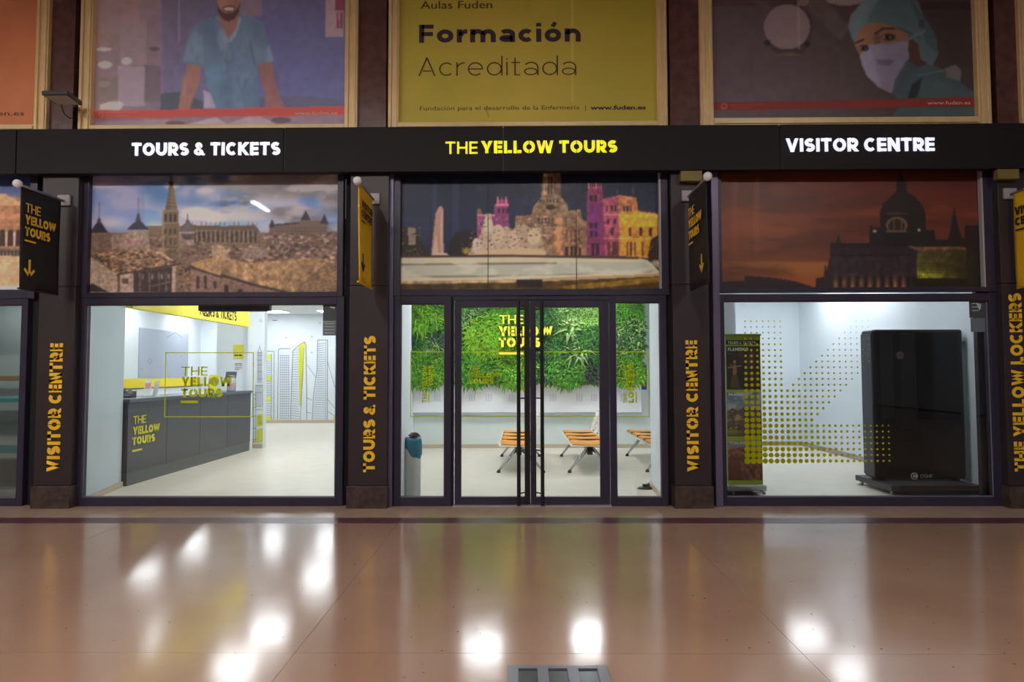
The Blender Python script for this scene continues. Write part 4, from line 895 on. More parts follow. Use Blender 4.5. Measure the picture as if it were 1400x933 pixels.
def paint_man(s):
    s.T(100, 0, 3.59)
    s.grad([(60, (132, 112, 116)), (330, (118, 106, 118)), (470, (104, 96, 118)), (900, (86, 90, 134)), (1340, (84, 86, 126))], 'x')
    s.put(np.clip((s.Y+200)/700, 0, 1)*(s.X > 440)*.35, (84, 96, 160)); s.put(np.clip((120-s.Y)/200, 0, 1)*(s.X > 440)*.4, (104, 98, 116))
    s.put(np.clip((240-s.Y)/240, 0, 1)*(s.X < 440)*.6, (146, 126, 128)); s.ell(150, 180, 90, 90, (140, 122, 104), .5, .9)
    s.box(230, 100, 440, 320, (138, 122, 128), .8); s.box(360, 100, 440, 500, (114, 102, 112), .7); s.box(240, -200, 330, 110, (146, 120, 122), .7); s.box(222, 325, 350, 520, (146, 134, 150), .9); s.box(350, 320, 430, 500, (98, 90, 102), .8)
    s.ell(262, 300, 26, 18, (176, 166, 178)); s.ell(150, 242, 38, 9, (182, 172, 174)); s.ell(155, 318, 36, 18, (176, 166, 172)); s.ell(152, 414, 34, 14, (176, 168, 172)); s.poly([(130, 515), (210, 488), (252, 510), (230, 540), (130, 540)], (184, 172, 178)); s.ell(400, 240, 26, 10, (84, 76, 84)); s.poly([(110, 380), (220, 380), (222, 500), (110, 500)], (110, 104, 98), .7)
    s.line(437, -100, 437, 460, 10, (110, 100, 136)); s.line(520, -100, 520, 200, 9, (134, 126, 156), .8); s.box(815, -200, 925, 80, (126, 110, 124), .8)
    s.box(1238, -200, 1328, 180, (150, 132, 142)); 
    for (x, y, w, h) in ((1258, -200, 16, 190), (1285, -200, 46, 250), (1292, 60, 12, 80), (1312, 60, 12, 80)): s.box(x, y, x+w, y+h, (112, 44, 60), .8)
    s.poly([(430, 460), (520, 450), (640, 500), (640, 560), (430, 560)], (70, 78, 92)); s.poly([(900, 480), (1100, 470), (1330, 490), (1330, 600), (900, 600)], (82, 84, 112), .8)
    # table top and papers
    s.poly([(90, 590), (1330, 560), (1330, 640), (90, 640)], (124, 104, 120)); s.poly([(560, 610), (700, 575), (760, 612)], (160, 144, 156)); s.poly([(740, 612), (900, 560), (1000, 612)], (150, 136, 150)); s.poly([(90, 600), (460, 585), (520, 615), (90, 625)], (140, 124, 134)); s.ell(500, 604, 50, 9, (96, 70, 74)); s.ell(1020, 590, 50, 14, (88, 68, 78))
    # arms
    s.poly([(560, 310), (632, 318), (620, 400), (590, 480), (572, 540), (515, 540), (525, 470), (545, 390)], (140, 100, 92)); s.poly([(905, 315), (975, 305), (990, 400), (1015, 470), (1040, 530), (940, 530), (945, 460), (920, 390)], (128, 90, 88))
    s.poly([(640, 440), (700, 470), (720, 530), (640, 530)], (150, 146, 186)); 
    # polo shirt
    s.poly([(700, 78), (720, 150), (765, 190), (810, 100), (820, 68), (880, 82), (935, 120), (955, 200), (985, 300), (905, 318), (900, 380), (915, 530), (700, 530), (660, 420), (640, 330), (535, 305), (560, 200), (590, 130), (640, 95)], (86, 112, 140))
    s.poly([(560, 200), (600, 140), (640, 200), (640, 325), (538, 300)], (98, 124, 150), .8); s.poly([(640, 330), (700, 300), (760, 400), (740, 530), (700, 530), (655, 410)], (80, 116, 146), .8); s.poly([(850, 120), (940, 140), (975, 300), (905, 316), (880, 200)], (92, 114, 138), .8); s.poly([(800, 380), (905, 380), (915, 530), (840, 530)], (72, 100, 130), .7); s.line(868, 200, 890, 320, 8, (60, 76, 108), .6)
    s.poly([(690, 90), (712, 78), (740, 165), (770, 205), (745, 215), (700, 150)], (104, 128, 152)); s.poly([(812, 76), (826, 90), (800, 175), (772, 208), (762, 195), (800, 130)], (124, 140, 160)); s.poly([(712, 80), (815, 75), (800, 140), (765, 188), (730, 150)], (134, 98, 92))
    # head
    s.ell(762, 10, 56, 96, (150, 110, 100)); s.poly([(704, 10), (712, 60), (735, 95), (762, 106), (792, 94), (815, 55), (820, 10), (806, 40), (790, 60), (764, 66), (738, 62), (716, 40)], (78, 54, 54)); s.ell(764, 42, 34, 17, (90, 62, 58)); s.ell(765, 44, 26, 9, (200, 180, 172)); s.ell(765, 20, 10, 8, (160, 112, 98)); s.ell(762, -70, 60, 56, (62, 46, 46)); s.ell(742, -14, 9, 5, (50, 36, 40)); s.ell(785, -14, 9, 5, (50, 36, 40))
    sh = s.inp([(700, 78), (765, 190), (820, 68), (935, 120), (985, 300), (905, 318), (915, 530), (700, 530), (640, 330), (535, 305), (590, 130)])
    s.cloud(sh, (64, 92, 124), 90, 51, .45, .7, .5, sx=1.3, sy=.6); s.cloud(sh, (122, 146, 168), 80, 57, .55, .75, .5, sx=1.4, sy=.6); s.ell(690, 400, 40, 130, (100, 136, 164), .4, .9); s.ell(600, 200, 50, 90, (118, 142, 164), .4, .9)
    s.ell(545, 430, 18, 90, (168, 128, 116), .5, .9); s.ell(990, 430, 30, 90, (104, 72, 74), .4, .9); s.ell(740, 10, 26, 50, (172, 130, 116), .5, .9); s.ell(800, 10, 20, 50, (118, 80, 76), .5, .9)
    s.C = s.C*.86 + np.array([128, 112, 122])*.14; s.mottle(np.ones(s.X.size), .06, 30, 3)
    s.poly([(86, 545), (560, 537), (1330, 522), (1330, 565), (560, 575), (86, 583)], (186, 70, 66)); s.ell(136, 562, 13, 13, (216, 120, 110)); s.ell(136, 562, 9, 9, (186, 70, 66)); s.line(165, 552, 325, 550, 4, (210, 120, 110), .6); s.line(165, 570, 270, 568, 4, (210, 120, 110), .6)
def paint_yellow(s):
    s.T(0, 0, 1); s.grad([(540, (146, 132, 44)), (720, (152, 134, 48)), (900, (138, 124, 38))], 'x'); s.cloud(np.ones(s.X.size), (136, 128, 40), 60, 2, .4, .7, .5)
    s.box(781, -60, 784, 140, (160, 146, 62), .7); s.line(664, 146, 668, 160, 1.2, (96, 84, 30), .7)
def paint_nurse(s):
    s.T(950, 0, 3.111)
    s.grad([(60, (92, 76, 84)), (400, (90, 74, 78)), (700, (78, 64, 62)), (1200, (66, 54, 52))], 'x'); s.put(np.clip((s.Y-250)/300, 0, 1)*.35, (96, 82, 92)); s.put(np.clip((30-s.Y)/10, 0, 1)*(s.X < 640)*.5, (76, 44, 44)); s.box(960, 8, 1190, 40, (64, 30, 32), .8)
    s.poly([(470, 0), (560, 0), (660, 120), (620, 170), (500, 60)], (96, 82, 80), .8); s.poly([(240, 0), (320, 0), (300, 60)], (90, 74, 74), .8); s.ell(640, -10, 90, 34, (136, 118, 118)); s.ell(460, 5, 26, 20, (120, 104, 98))
    s.ell(400, 160, 92, 84, (76, 60, 62)); s.ell(398, 112, 104, 100, (74, 60, 60)); s.ell(392, 114, 98, 96, (132, 114, 116)); s.line(440, 20, 444, 205, 10, (150, 132, 132), .7); s.ell(308, 182, 14, 12, (46, 40, 40)); s.ell(478, 188, 14, 12, (46, 40, 40)); s.ell(400, 232, 50, 8, (104, 84, 78))
    # gown
    s.poly([(830, 390), (880, 320), (990, 270), (1070, 300), (1195, 400), (1195, 495), (840, 495), (880, 440)], (72, 92, 96)); s.poly([(960, 340), (1060, 350), (1195, 410), (1195, 495), (960, 495)], (76, 98, 104)); s.poly([(905, 420), (925, 360), (965, 330), (950, 400), (930, 430)], (34, 44, 50)); s.poly([(1065, 290), (1110, 275), (1134, 300), (1130, 345), (1070, 330)], (120, 112, 118)); s.line(950, 320, 1060, 300, 6, (110, 126, 130), .8)
    # neck, ear shade and face
    s.poly([(900, 170), (960, 190), (960, 280), (900, 250)], (88, 58, 44)); s.ell(790, 170, 112, 100, (146, 104, 78)); s.poly([(680, 190), (690, 140), (740, 90), (850, 95), (910, 150), (910, 200), (800, 200), (720, 240)], (148, 106, 80))
    # cap
    s.poly([(650, 110), (665, 60), (720, 0), (760, -40), (900, -40), (950, 10), (975, 70), (1025, 150), (1036, 230), (1010, 282), (960, 250), (950, 190), (910, 150), (860, 115), (790, 95), (730, 98), (700, 130), (680, 185), (665, 160)], (88, 112, 118))
    s.poly([(650, 110), (665, 60), (720, 0), (790, -20), (745, 60), (735, 95), (700, 130), (680, 185)], (112, 128, 134), .8); s.poly([(900, -30), (975, 70), (1030, 160), (1034, 230), (985, 190), (960, 110)], (70, 90, 98), .8); s.line(860, 118, 960, 160, 6, (64, 82, 90)); s.line(905, 170, 975, 130, 12, (104, 122, 128)); s.ell(965, 100, 14, 18, (60, 76, 84))
    # mask
    s.poly([(700, 235), (745, 188), (800, 185), (905, 175), (912, 250), (870, 330), (835, 398), (780, 372), (730, 320), (712, 280)], (138, 132, 158)); s.poly([(700, 240), (740, 190), (760, 250), (790, 370), (730, 320)], (150, 146, 170), .7); s.poly([(770, 255), (850, 255), (830, 280), (780, 276)], (104, 96, 122), .8); s.poly([(850, 340), (905, 250), (950, 290), (880, 390), (840, 400)], (70, 88, 100), .9)
    # eyes and brows
    s.ell(824, 158, 30, 14, (70, 40, 34)); s.ell(816, 158, 20, 8, (150, 130, 124)); s.ell(818, 158, 9, 9, (30, 22, 26)); s.ell(718, 204, 22, 14, (70, 42, 36)); s.ell(712, 205, 14, 8, (150, 130, 124)); s.ell(716, 205, 8, 8, (32, 24, 28)); s.line(765, 145, 800, 122, 7, (60, 36, 30)); s.line(800, 122, 850, 122, 7, (60, 36, 30)); s.line(686, 182, 718, 168, 7, (60, 38, 32)); s.poly([(760, 160), (785, 130), (790, 185), (765, 190)], (110, 74, 58), .7)
    s.mottle(np.ones(s.X.size), .06, 30, 13); s.put((s.X > 435)*(s.X < 1200)*np.clip((s.X-700)/600, 0, .2), (40, 30, 30))
    s.poly([(80, 436), (560, 430), (1200, 412), (1200, 452), (560, 462), (80, 468)], (126, 40, 34)); s.ell(125, 453, 13, 13, (170, 110, 100)); s.ell(125, 453, 9, 9, (126, 40, 34)); s.line(155, 447, 290, 444, 3.5, (160, 80, 70), .8); s.line(155, 460, 240, 459, 3.5, (160, 80, 70), .8)
def paint_orange(s):
    s.T(0, 0, 1); s.grad([(-300, (196, 110, 78)), (60, (176, 106, 66))], 'x'); s.put(np.clip((60-s.Y)/200, 0, 1)*.5, (190, 112, 84)); s.mottle(np.ones(s.X.size), .05, 40, 3)
billboard((-300, 66), (-290, 49, 171), 'plain orange billboard at the left edge, gold framed', paint_orange, 1.75, [('www.fuden.es', -70, 33, 158.5, 6.5, .01, DKT, '')])
billboard((109, 489), (126, 471.5, 170), 'billboard of a smiling man in a blue polo shirt leaning on a table', paint_man, 2.5, [('www.fuden.es', 402, 461, 157, 5.2, .01, PALEI, '')])
billboard((531, 912), (545.5, 898, 166), 'yellow billboard with large dark lettering about training', paint_yellow, 2.2,
          [('Aulas Fuden', 575, 673, 12, 11.5, .004, DKT, ''), 
           ('Fundación para el desarrollo de la Enfermería  |', 574, 801, 151, 6.2, .0, DKT, ''), ('www.fuden.es', 807, 883, 150, 6, .035, DKI, '')])
billboard((957, 1353), (974.5, 1335, 160), 'billboard of a masked nurse in a teal cap and gown', paint_nurse, 1.8, [('www.fuden.es', 1268, 1327, 143, 5, .01, PALEI, '')])
billboard((1394, 1700), (1412, 1690, 158), 'billboard at the right edge, only its gold frame in view', paint_orange, 1.2, [])

# ================================================================== VINYL ON THE GLASS
def sticker(name, label, cat, m, build, group=None):
    mb = MB(); build(mb); return tag(mb.build(name, m), label, cat, group)
def tline(mb, s, px0, px1, pyb, pyt, Y=.026, w=.27, st=False, t=.0012):
    a = at_y(px0, pyb, Y); b = at_y(px1, pyb, Y); c = at_y(px0, pyt, Y)
    put_text(mb, s, a, X_, Z_, c.z-a.z, b.x-a.x, w, st, t)
def vline(mb, s, px0, px1, pyb, pyt, Y=.026, w=.27, st=False):
    "reads upward; px1 is the baseline side (right)"
    a = at_y(px1, pyb, Y); b = at_y(px1, pyt, Y); c = at_y(px0, pyb, Y)
    put_text(mb, s, a, Z_, -X_, a.x-c.x, b.z-a.z, w, st, .0012)
def bar(mb, px0, py0, px1, py1, Y=.026, t=.0012):
    r = rect(px0, py0, px1, py1, Y); mb.box(r[0], Y-t, r[2], r[1], Y, r[3])
def b1(mb):
    tline(mb, 'THE', 248, 284, 514, 501.5, w=.15); tline(mb, 'YELLOW', 248, 317, 528.5, 515.5, w=.29, st=True); tline(mb, 'TOURS', 247.5, 304, 543.5, 531.5, w=.29, st=True); bar(mb, 247, 548, 270.5, 551.5)
sticker('window_lettering', 'olive yellow THE YELLOW TOURS lettering on the counter room window', 'sticker', OLIVE, b1)
def b2(mb):
    for a in ((226, 482, 346, 483.2), (226, 569.6, 346, 570.8), (225.4, 482, 226.6, 570.8), (345.4, 482, 346.6, 570.8)): bar(mb, *a)
sticker('window_outline', 'thin olive rectangle outline around the lettering on the counter room window', 'sticker', OLIVE, b2)
def b3(mb): vline(mb, 'THE YELLOW', 577, 584, 551, 500, w=.24); vline(mb, 'TOURS', 585.5, 592.5, 528, 500, w=.27); bar(mb, 585.6, 539, 587.2, 551)
sticker('window_lettering', 'upright olive lettering on the narrow glass pane above the bin', 'sticker', OLIVE, b3)
def b4(mb): tline(mb, 'THE', 640.5, 656, 508, 500.5, w=.15); tline(mb, 'YELLOW', 640.5, 683, 516.5, 509, w=.29); tline(mb, 'TOURS', 640.5, 675, 525.5, 518, w=.29)
sticker('door_lettering', 'small olive yellow lettering on the left glass door leaf', 'sticker', OLIVE, b4)
def b5(mb): vline(mb, 'THE YELLOW', 852, 857.5, 552, 499, w=.2); vline(mb, 'LOCKERS', 859, 866.8, 551, 498, w=.3); bar(mb, 869, 536, 870.6, 551)
sticker('window_lettering', 'upright olive lettering about lockers on the narrow pane right of the doors', 'sticker', OLIVE, b5)
for (a, b, l, e) in ((561, 607, 'thin yellow lines across the narrow pane above the bin', 'L'), (631, 716, 'thin yellow lines across the left glass door leaf', ''), (734, 820, 'thin yellow lines across the right glass door leaf', ''), (843, 887, 'thin yellow lines across the narrow pane right of the doors', 'R')):
    def bb(mb):
        bar(mb, a, 480.8, b, 482.0, .024); bar(mb, a, 569.4, b, 570.4, .024)
        if e == 'L': bar(mb, 561, 481, 562, 570, .024)
        if e == 'R': bar(mb, 886.2, 481, 887.2, 570, .024)
    sticker('window_outline', l, 'sticker', OLIVE, bb)
def dots():
    D_ = []
    for r in range(25):
        for c in range(26):
            on = c <= 6 or (r >= 18 and c <= 24) or (r <= 17 and c >= 19-r and c <= 28-r and c <= 21)
            if not on: continue
            px = 1018.5+7.98*c; py = 439.4+7.93*r
            R = 4.0*(1-.72*(24-r)/24)*(1-.68*c/24)/121.3
            if c <= 2 and r > 16: R *= 1.05
            o = at_y(1018.5, 439.4, .026); x = o.x + c*7.98/121.3; z = o.z - r*7.93/121.3
            D_.append((R, x, z))
    t = thing('dotted_window_film', 'halftone pattern of olive yellow dots on the right shop window', 'sticker', (D_[0][1], .026, D_[0][2]))
    m = vinyl('vinyl_olive_dots', (206, 206, 20), .5); n = 12; o0 = ORG[t.name]; D_.sort(reverse=True); proto = None
    for R, x, z in D_[:300]:
        if proto is None:
            proto = MB().prism([(math.cos(2*math.pi*i/n), math.sin(2*math.pi*i/n)) for i in range(n)], (0, 0, 0), X_, Z_, -Y_, .001).build('dot', m, t, local=True); d = proto
        else: d = proto.copy(); COL.objects.link(d); d.parent = t
        d.location = (x-o0.x, 0, z-o0.z); d.scale = (R, 1, R)
    mb = MB()
    for R, x, z in D_[300:]: mb.prism([(x+R*math.cos(2*math.pi*i/n), z+R*math.sin(2*math.pi*i/n)) for i in range(n)], (0, .026, 0), X_, Z_, -Y_, .001)
    if D_[300:]: mb.build('small_dots', m, t, kind='stuff')
dots()
def notice(px0, py0, px1, py1, label, two):
    r = rect(px0, py0, px1, py1, .024); t = thing('window_notice', label, 'sticker', (r[0], .024, r[2]))
    zm = r[2]+(r[3]-r[2])*(.46)
    g1 = mat('notice_dark', (70, 74, 78), .5); g2 = mat('notice_grey', (104, 116, 126), .5)
    MB().box(r[0], .023, zm, r[1], .026, r[3]).build('upper_sheet', g1, t); MB().box(r[0]+(.01 if two else 0), .023, r[2], r[1]-(.01 if two else 0), .026, zm-.004).build('lower_sheet', g2, t)
    mb = MB(); w = r[1]-r[0]
    if not two:
        mb.quad((r[0]+w*.55, .022, r[3]-.035), (r[0]+w*.9, .022, r[3]-.05), (r[0]+w*.9, .022, r[3]-.03), (r[0]+w*.5, .022, r[3]-.022))
        for k in range(4): mb.box(r[0]+w*.12, .0222, zm-.03-.035*k, r[0]+w*.88, .0225, zm-.024-.035*k)
    else:
        for k in range(3): mb.box(r[0]+w*.15, .0222, r[3]-.03-.04*k, r[0]+w*.6, .0225, r[3]-.022-.04*k)
        mb.quad((r[0]+w*.45, .022, r[3]-.03), (r[0]+w*.6, .022, r[3]-.10), (r[0]+w*.7, .022, r[3]-.09), (r[0]+w*.75, .022, r[3]-.03))
    mb.build('notice_marks', mat('notice_pale', (190, 196, 200), .5), t)
notice(441.5, 416.5, 459.5, 459, 'dark notice sheets in the upper corner of the counter room window', False)
notice(1325.5, 412, 1347.5, 454, 'grey notice sheets in the upper corner of the dotted window', True)
r = rect(273, 417, 370, 425.5, .16)
t = thing('blind_cassette', 'black cassette bar hanging inside the counter room window head', 'blind', (r[0], .16, r[2]))
MB().box(r[0], .12, r[2], r[1], .2, r[3]+.06).build('cassette', mat('blackened_steel', (58, 56, 62), .45), t, bev=.006)
MB().box(r[0]+.02, .14, r[2]-.006, r[1]-.02, .18, r[2]).build('bottom_rail', BLACK, t)

# ================================================================== COUNTER ROOM
XC = -5.15
t = thing('reception_counter', 'long graphite reception counter with yellow lettering on its front', 'counter', (XC, 3.2, 0))
y0, y1 = 1.235, 5.2
MB().box(XC-.55, y0, .17, XC, y1, 1.10).build('body', GRAPH, t)
MB().box(XC-.5, y0+.02, 0, XC-.012, y1-.02, .17).build('toe_kick', mat('mossy_grey_laminate', (92, 98, 96), .5), t)
MB().box(XC-.60, y0-.02, 1.10, XC+.03, y1+.03, 1.145).build('worktop', mat('dark_grey_worktop', (84, 92, 97), .3), t, bev=.004)
MB().box(XC-.55, y1, 0, XC+.0, y1+.1, 1.10).build('end_panel', WHITE, t)
for yy in (2.2, 3.2, 4.2): MB().box(XC, yy-.003, .17, XC+.002, yy+.003, 1.10).build('front_joint', BLACK, t)
mb = MB(); Xf = XC+.003
def xtext(mb, s, pa, pb, h_px, w, st, X=Xf):
    a = at_x(*pa, X); b = at_x(*pb, X); put_text(mb, s, (X, a.y, a.z), Y_, Z_, h_px, b.y-a.y, w, st, .003)
a = at_x(182, 581, Xf); b = at_x(182, 570, Xf); hh = b.z-a.z
xtext(mb, 'THE', (182, 580.5), (199.5, 578.5), hh, .15, False); xtext(mb, 'YELLOW', (181.5, 595.5), (218, 590), hh*1.02, .29, True); xtext(mb, 'TOURS', (180.5, 609.5), (211.5, 604.5), hh*1.0, .29, True)
a = at_x(180.5, 618.5, Xf); b = at_x(194, 616, Xf); mb.box(Xf-.001, a.y, a.z, Xf+.003, b.y, a.z+.025)
mb.build('lettering', mat('counter_yellow', (232, 226, 70), .5), t)

Xs = -5.13
t = thing('overhead_sign', 'long yellow sign board above the counter reading TOURS & TICKETS', 'sign', (Xs, 3.2, 2.36))
MB().box(Xs-.10, 1.25, 2.355, Xs, 5.04, 2.86).build('board', mat('pale_sign_yellow', (240, 226, 70), .5), t, bev=.004)
mb = MB(); Xt = Xs+.002
a = at_x(281, 433.5, Xt); b = at_x(323, 443.5, Xt); put_text(mb, 'TOURS & TICKETS', (Xt, at_x(272, 430, Xt).y, a.z+.02), Y_, Z_, .17, at_x(323.5, 440, Xt).y-at_x(272, 430, Xt).y, .2, False, .003)
a = at_x(278, 431.3, Xt); b = at_x(286, 431.3, Xt); mb.box(Xt, a.y, a.z-.012, Xt+.003, b.y, a.z+.012)
mb.build('lettering', BTX, t)
MB().tube((Xs-.05, 2, 2.86), (Xs-.05, 2, CZ), .01).tube((Xs-.05, 4.4, 2.86), (Xs-.05, 4.4, CZ), .01).build('hanger', STEEL, t)

# grey window recess and yellow stripe on the side wall behind the counter
XW = -9.4
def xrect(pa, pb, X): a = at_x(*pa, X); b = at_x(*pb, X); return a, b
a = at_x(190, 448, XW); b = at_x(257, 457, XW); zb_ = at_x(190, 517, XW).z
t = thing('wall_screen', 'grey rectangular wall panel with faint line drawing behind the counter', 'panel', (XW, (a.y+b.y)/2, zb_))
MB().box(XW, a.y, zb_, XW+.02, b.y, a.z).build('panel_sheet', mat('grey_panel', (170, 178, 194), .5), t)
mb = MB(); g = mat('drawing_grey', (108, 112, 124), .6)
def xline(mb, pts, X, w=.012):
    P = [at_x(*p, X) for p in pts]
    for q in strip([(p.y, p.z) for p in P], w): mb.add([(X, c[0], c[1]) for c in q], [(0,1,2,3)])
for pts in ([(205, 490), (208, 494), (205, 498), (202, 494), (205, 490)], [(192, 505), (196, 505)], [(228, 462), (240, 455), (250, 463)], [(246, 489), (249, 487)]): xline(mb, pts, XW+.022)
mb.build('drawing', g, t)
t = thing('yellow_stripe', 'bright yellow band painted on the wall behind the counter', 'stripe', (XW, 8, 1.2))
ya = 5.0; za = at_x(170, 518.5, XW); zc = at_x(170, 531.5, XW)
tag(MB().box(XW+.001, ya, zc.z, XW+.022, 11.88, za.z).build('band', YEL, t), '', '') if False else MB().box(XW+.001, ya, zc.z, XW+.022, 11.88, za.z).build('band', YEL, t)
MB().box(XW+.001, ya, zc.z-.03, XW+.026, 11.88, zc.z).build('edge_strip', mat('dark_edge', (90, 94, 84), .5), t)
# things on the counter
def on_counter(px, py):    # point on the worktop plane
    return at_z(px, py, 1.146)
c = Vector((XC-.33, 1.75, 1.146))
t = thing('desk_phone', 'small dark desk phone at the near end of the counter', 'phone', c)
MB().add([(c.x-.09, c.y-.08, c.z), (c.x+.09, c.y-.08, c.z), (c.x+.09, c.y+.08, c.z), (c.x-.09, c.y+.08, c.z), (c.x-.09, c.y-.08, c.z+.03), (c.x+.09, c.y-.08, c.z+.03), (c.x+.09, c.y+.08, c.z+.09), (c.x-.09, c.y+.08, c.z+.09)],
         [(3,2,1,0),(4,5,6,7),(0,1,5,4),(1,2,6,5),(2,3,7,6),(3,0,4,7)]).build('body', mat('phone_black', (52, 54, 60), .4), t, bev=.006)
MB().tube((c.x-.07, c.y-.05, c.z+.075), (c.x-.07, c.y+.06, c.z+.115), .022).build('handset', BLACK, t, smooth=True)
MB().tube((c.x+.05, c.y-.02, c.z+.05), (c.x+.05, c.y-.02, c.z+.12), .025).build('side_speaker', mat('phone_grey', (140, 150, 160), .4), t)
def cardstand(c, w, h, label, m, m2, name='leaflet_stand'):
    t = thing(name, label, 'stand', c)
    MB().box(c.x-w/2, c.y-.05, c.z, c.x+w/2, c.y+.05, c.z+.012).build('base', WHITEP, t)
    MB().add([(c.x-w/2, c.y-.02, c.z+.01), (c.x+w/2, c.y-.02, c.z+.01), (c.x+w/2, c.y+.05, c.z+h), (c.x-w/2, c.y+.05, c.z+h), (c.x-w/2, c.y-.01, c.z+.01), (c.x+w/2, c.y-.01, c.z+.01), (c.x+w/2, c.y+.06, c.z+h), (c.x-w/2, c.y+.06, c.z+h)],
             [(0,1,2,3),(7,6,5,4),(0,4,5,1),(1,5,6,2),(2,6,7,3),(3,7,4,0)]).build('card', m, t)
    MB().add([(c.x-w/2+.01, c.y-.0+.008, c.z+h*.45), (c.x+w/2-.01, c.y+.008, c.z+h*.45), (c.x+w/2-.01, c.y+.03, c.z+h*.8), (c.x-w/2+.01, c.y+.03, c.z+h*.8)], [(0,1,2,3)]).build('print', m2, t)
p = at_y(199, 538, 1.9)
WC = mat('white_card', (226, 226, 228), .5); PK = mat('salmon_print', (222, 160, 140), .5)
cardstand(Vector((XC-.38, 2.33, 1.146)), .10, .24, 'white leaflet stand with salmon print on the counter', WC, PK)
cardstand(Vector((XC-.29, 2.40, 1.146)), .07, .22, 'narrow white leaflet stand beside the salmon one on the counter', WC, WC)
# far end group
c = Vector((XC-.18, 4.75, 1.146))
cardstand(Vector((XC-.42, 4.5, 1.146)), .16, .30, 'yellow leaflet stand at the far end of the counter', mat('leaflet_yellow', (214, 208, 60), .5), mat('leaflet_olive', (150, 140, 60), .5))
t = thing('gift_jar', 'glass jar with silver lid and pink band at the far end of the counter', 'jar', c)
MB().lathe([(.075, 0), (.08, .02), (.08, .20), (.06, .24)], c, 20).build('jar_body', mat('jar_glass', (176, 176, 186), .15), t, smooth=True)
MB().lathe([(.065, .24), (.065, .285), (.02, .295)], c, 20).build('lid', STEEL, t)
MB().lathe([(.082, .08), (.082, .15)], c, 20).build('band', mat('pink_band', (196, 150, 160), .5), t)
c = Vector((XC-.28, 4.95, 1.146))
t = thing('tablet_stand', 'dark tablet on a stand behind the jar on the counter', 'tablet', c)
MB().box(c.x-.06, c.y-.05, c.z, c.x+.06, c.y+.05, c.z+.012).tube((c.x, c.y, c.z), (c.x, c.y, c.z+.2), .012).build('base', STEEL, t)
MB().add([(c.x-.1, c.y-.05, c.z+.16), (c.x+.1, c.y-.05, c.z+.16), (c.x+.1, c.y+.02, c.z+.36), (c.x-.1, c.y+.02, c.z+.36), (c.x-.1, c.y-.035, c.z+.155), (c.x+.1, c.y-.035, c.z+.155), (c.x+.1, c.y+.035, c.z+.355), (c.x-.1, c.y+.035, c.z+.355)],
         [(0,1,2,3),(7,6,5,4),(0,4,5,1),(1,5,6,2),(2,6,7,3),(3,7,4,0)]).build('screen', mat('tablet_dark', (60, 60, 66), .3), t)

# posters on the white wall behind the counter
YP = 5.745
r = rect(319, 471.5, 333, 490.5, YP)
t = thing('yellow_poster', 'small yellow poster on the white wall past the counter', 'poster', ((r[0]+r[1])/2, YP, r[2]))
MB().box(r[0], YP-.006, r[2], r[1], YP+.004, r[3]).build('sheet', mat('poster_yellow', (216, 206, 70), .5), t)
mb = MB(); w = r[1]-r[0]; [mb.box(r[0]+w*a, YP-.008, r[2]+.05, r[0]+w*b, YP-.006, r[2]+.08) for a, b in ((.12, .3), (.34, .5), (.56, .86))]; mb.build('text_blocks', BTX, t)
r = rect(320, 495, 332, 509, YP)
t = thing('info_sheet', 'white sheet with grey blocks below the yellow poster', 'poster', ((r[0]+r[1])/2, YP, r[2]))
MB().box(r[0], YP-.004, r[2], r[1], YP+.004, r[3]).build('sheet', WC, t)
mb = MB(); w = r[1]-r[0]; h = r[3]-r[2]
for (a, b, c_, d) in ((.1,.75,.9,.85), (.1,.58,.5,.66), (.6,.58,.9,.66), (.1,.38,.9,.46), (.1,.2,.6,.28)): mb.box(r[0]+w*a, YP-.006, r[2]+h*b, r[0]+w*c_, YP-.004, r[2]+h*d)
mb.build('text_lines', mat('grey_ink', (120, 124, 140), .6), t)

# skyline drawing on the back wall and the column (flat print)
LINE = mat('drawing_line', (120, 124, 142), .6); FILL = mat('drawing_yellow', (218, 220, 40), .6)
def dr(Y, ox=330, oy=405, k=4.243):
    def f(x, y): p = at_y(ox+x/k, oy+y/k, Y); return (p.x, p.z)
    return f
def pl(mb, f, pts, Y, w=.022):
    w *= .75
    for q in strip([f(*p) for p in pts], w): mb.add([(c[0], Y, c[1]) for c in q], [(0,1,2,3)])
def fillp(mb, f, pts, Y): mb.add([(c[0], Y, c[1]) for c in [f(*p) for p in pts]], [tuple(range(len(pts)))])
YB = 11.885; f = dr(YB); L = MB(); Fm = MB()
pl(L, f, [(128, 318), (190, 322), (188, 730)], YB); pl(L, f, [(175, 335), (173, 730)], YB)
for y in (340, 463, 583, 700): fillp(Fm, f, [(126, y), (172, y), (172, y+27), (126, y+27)], YB+.004)
for y in range(378, 700, 13):
    if not any(a-6 < y < a+30 for a in (463, 583)): pl(L, f, [(132, y), (170, y)], YB, .014)
pl(L, f, [(210, 728), (214, 315), (222, 305), (285, 305)], YB)
for y in range(345, 725, 14): pl(L, f, [(222, y), (280, y)], YB, .014)
for x in range(226, 284, 12): pl(L, f, [(x, 345), (x, 722)], YB, .008)
pl(L, f, [(285, 733), (292, 500), (298, 320), (330, 288), (366, 266), (375, 285), (380, 733)], YB)
fillp(Fm, f, [(332, 290), (368, 268), (362, 420), (344, 640), (338, 640), (330, 420)], YB+.004); pl(L, f, [(362, 300), (346, 640), (340, 733)], YB, .018)
for y in range(315, 730, 14): pl(L, f, [(292+(6 if y < 400 else -4 if y > 600 else 0), y), (330 if y < 600 else 336, y-5+(y-315)*.03)], YB, .013)
for y in range(300, 640, 11): pl(L, f, [(334, y), (360-(y-300)*.05, y)], YB, .008)
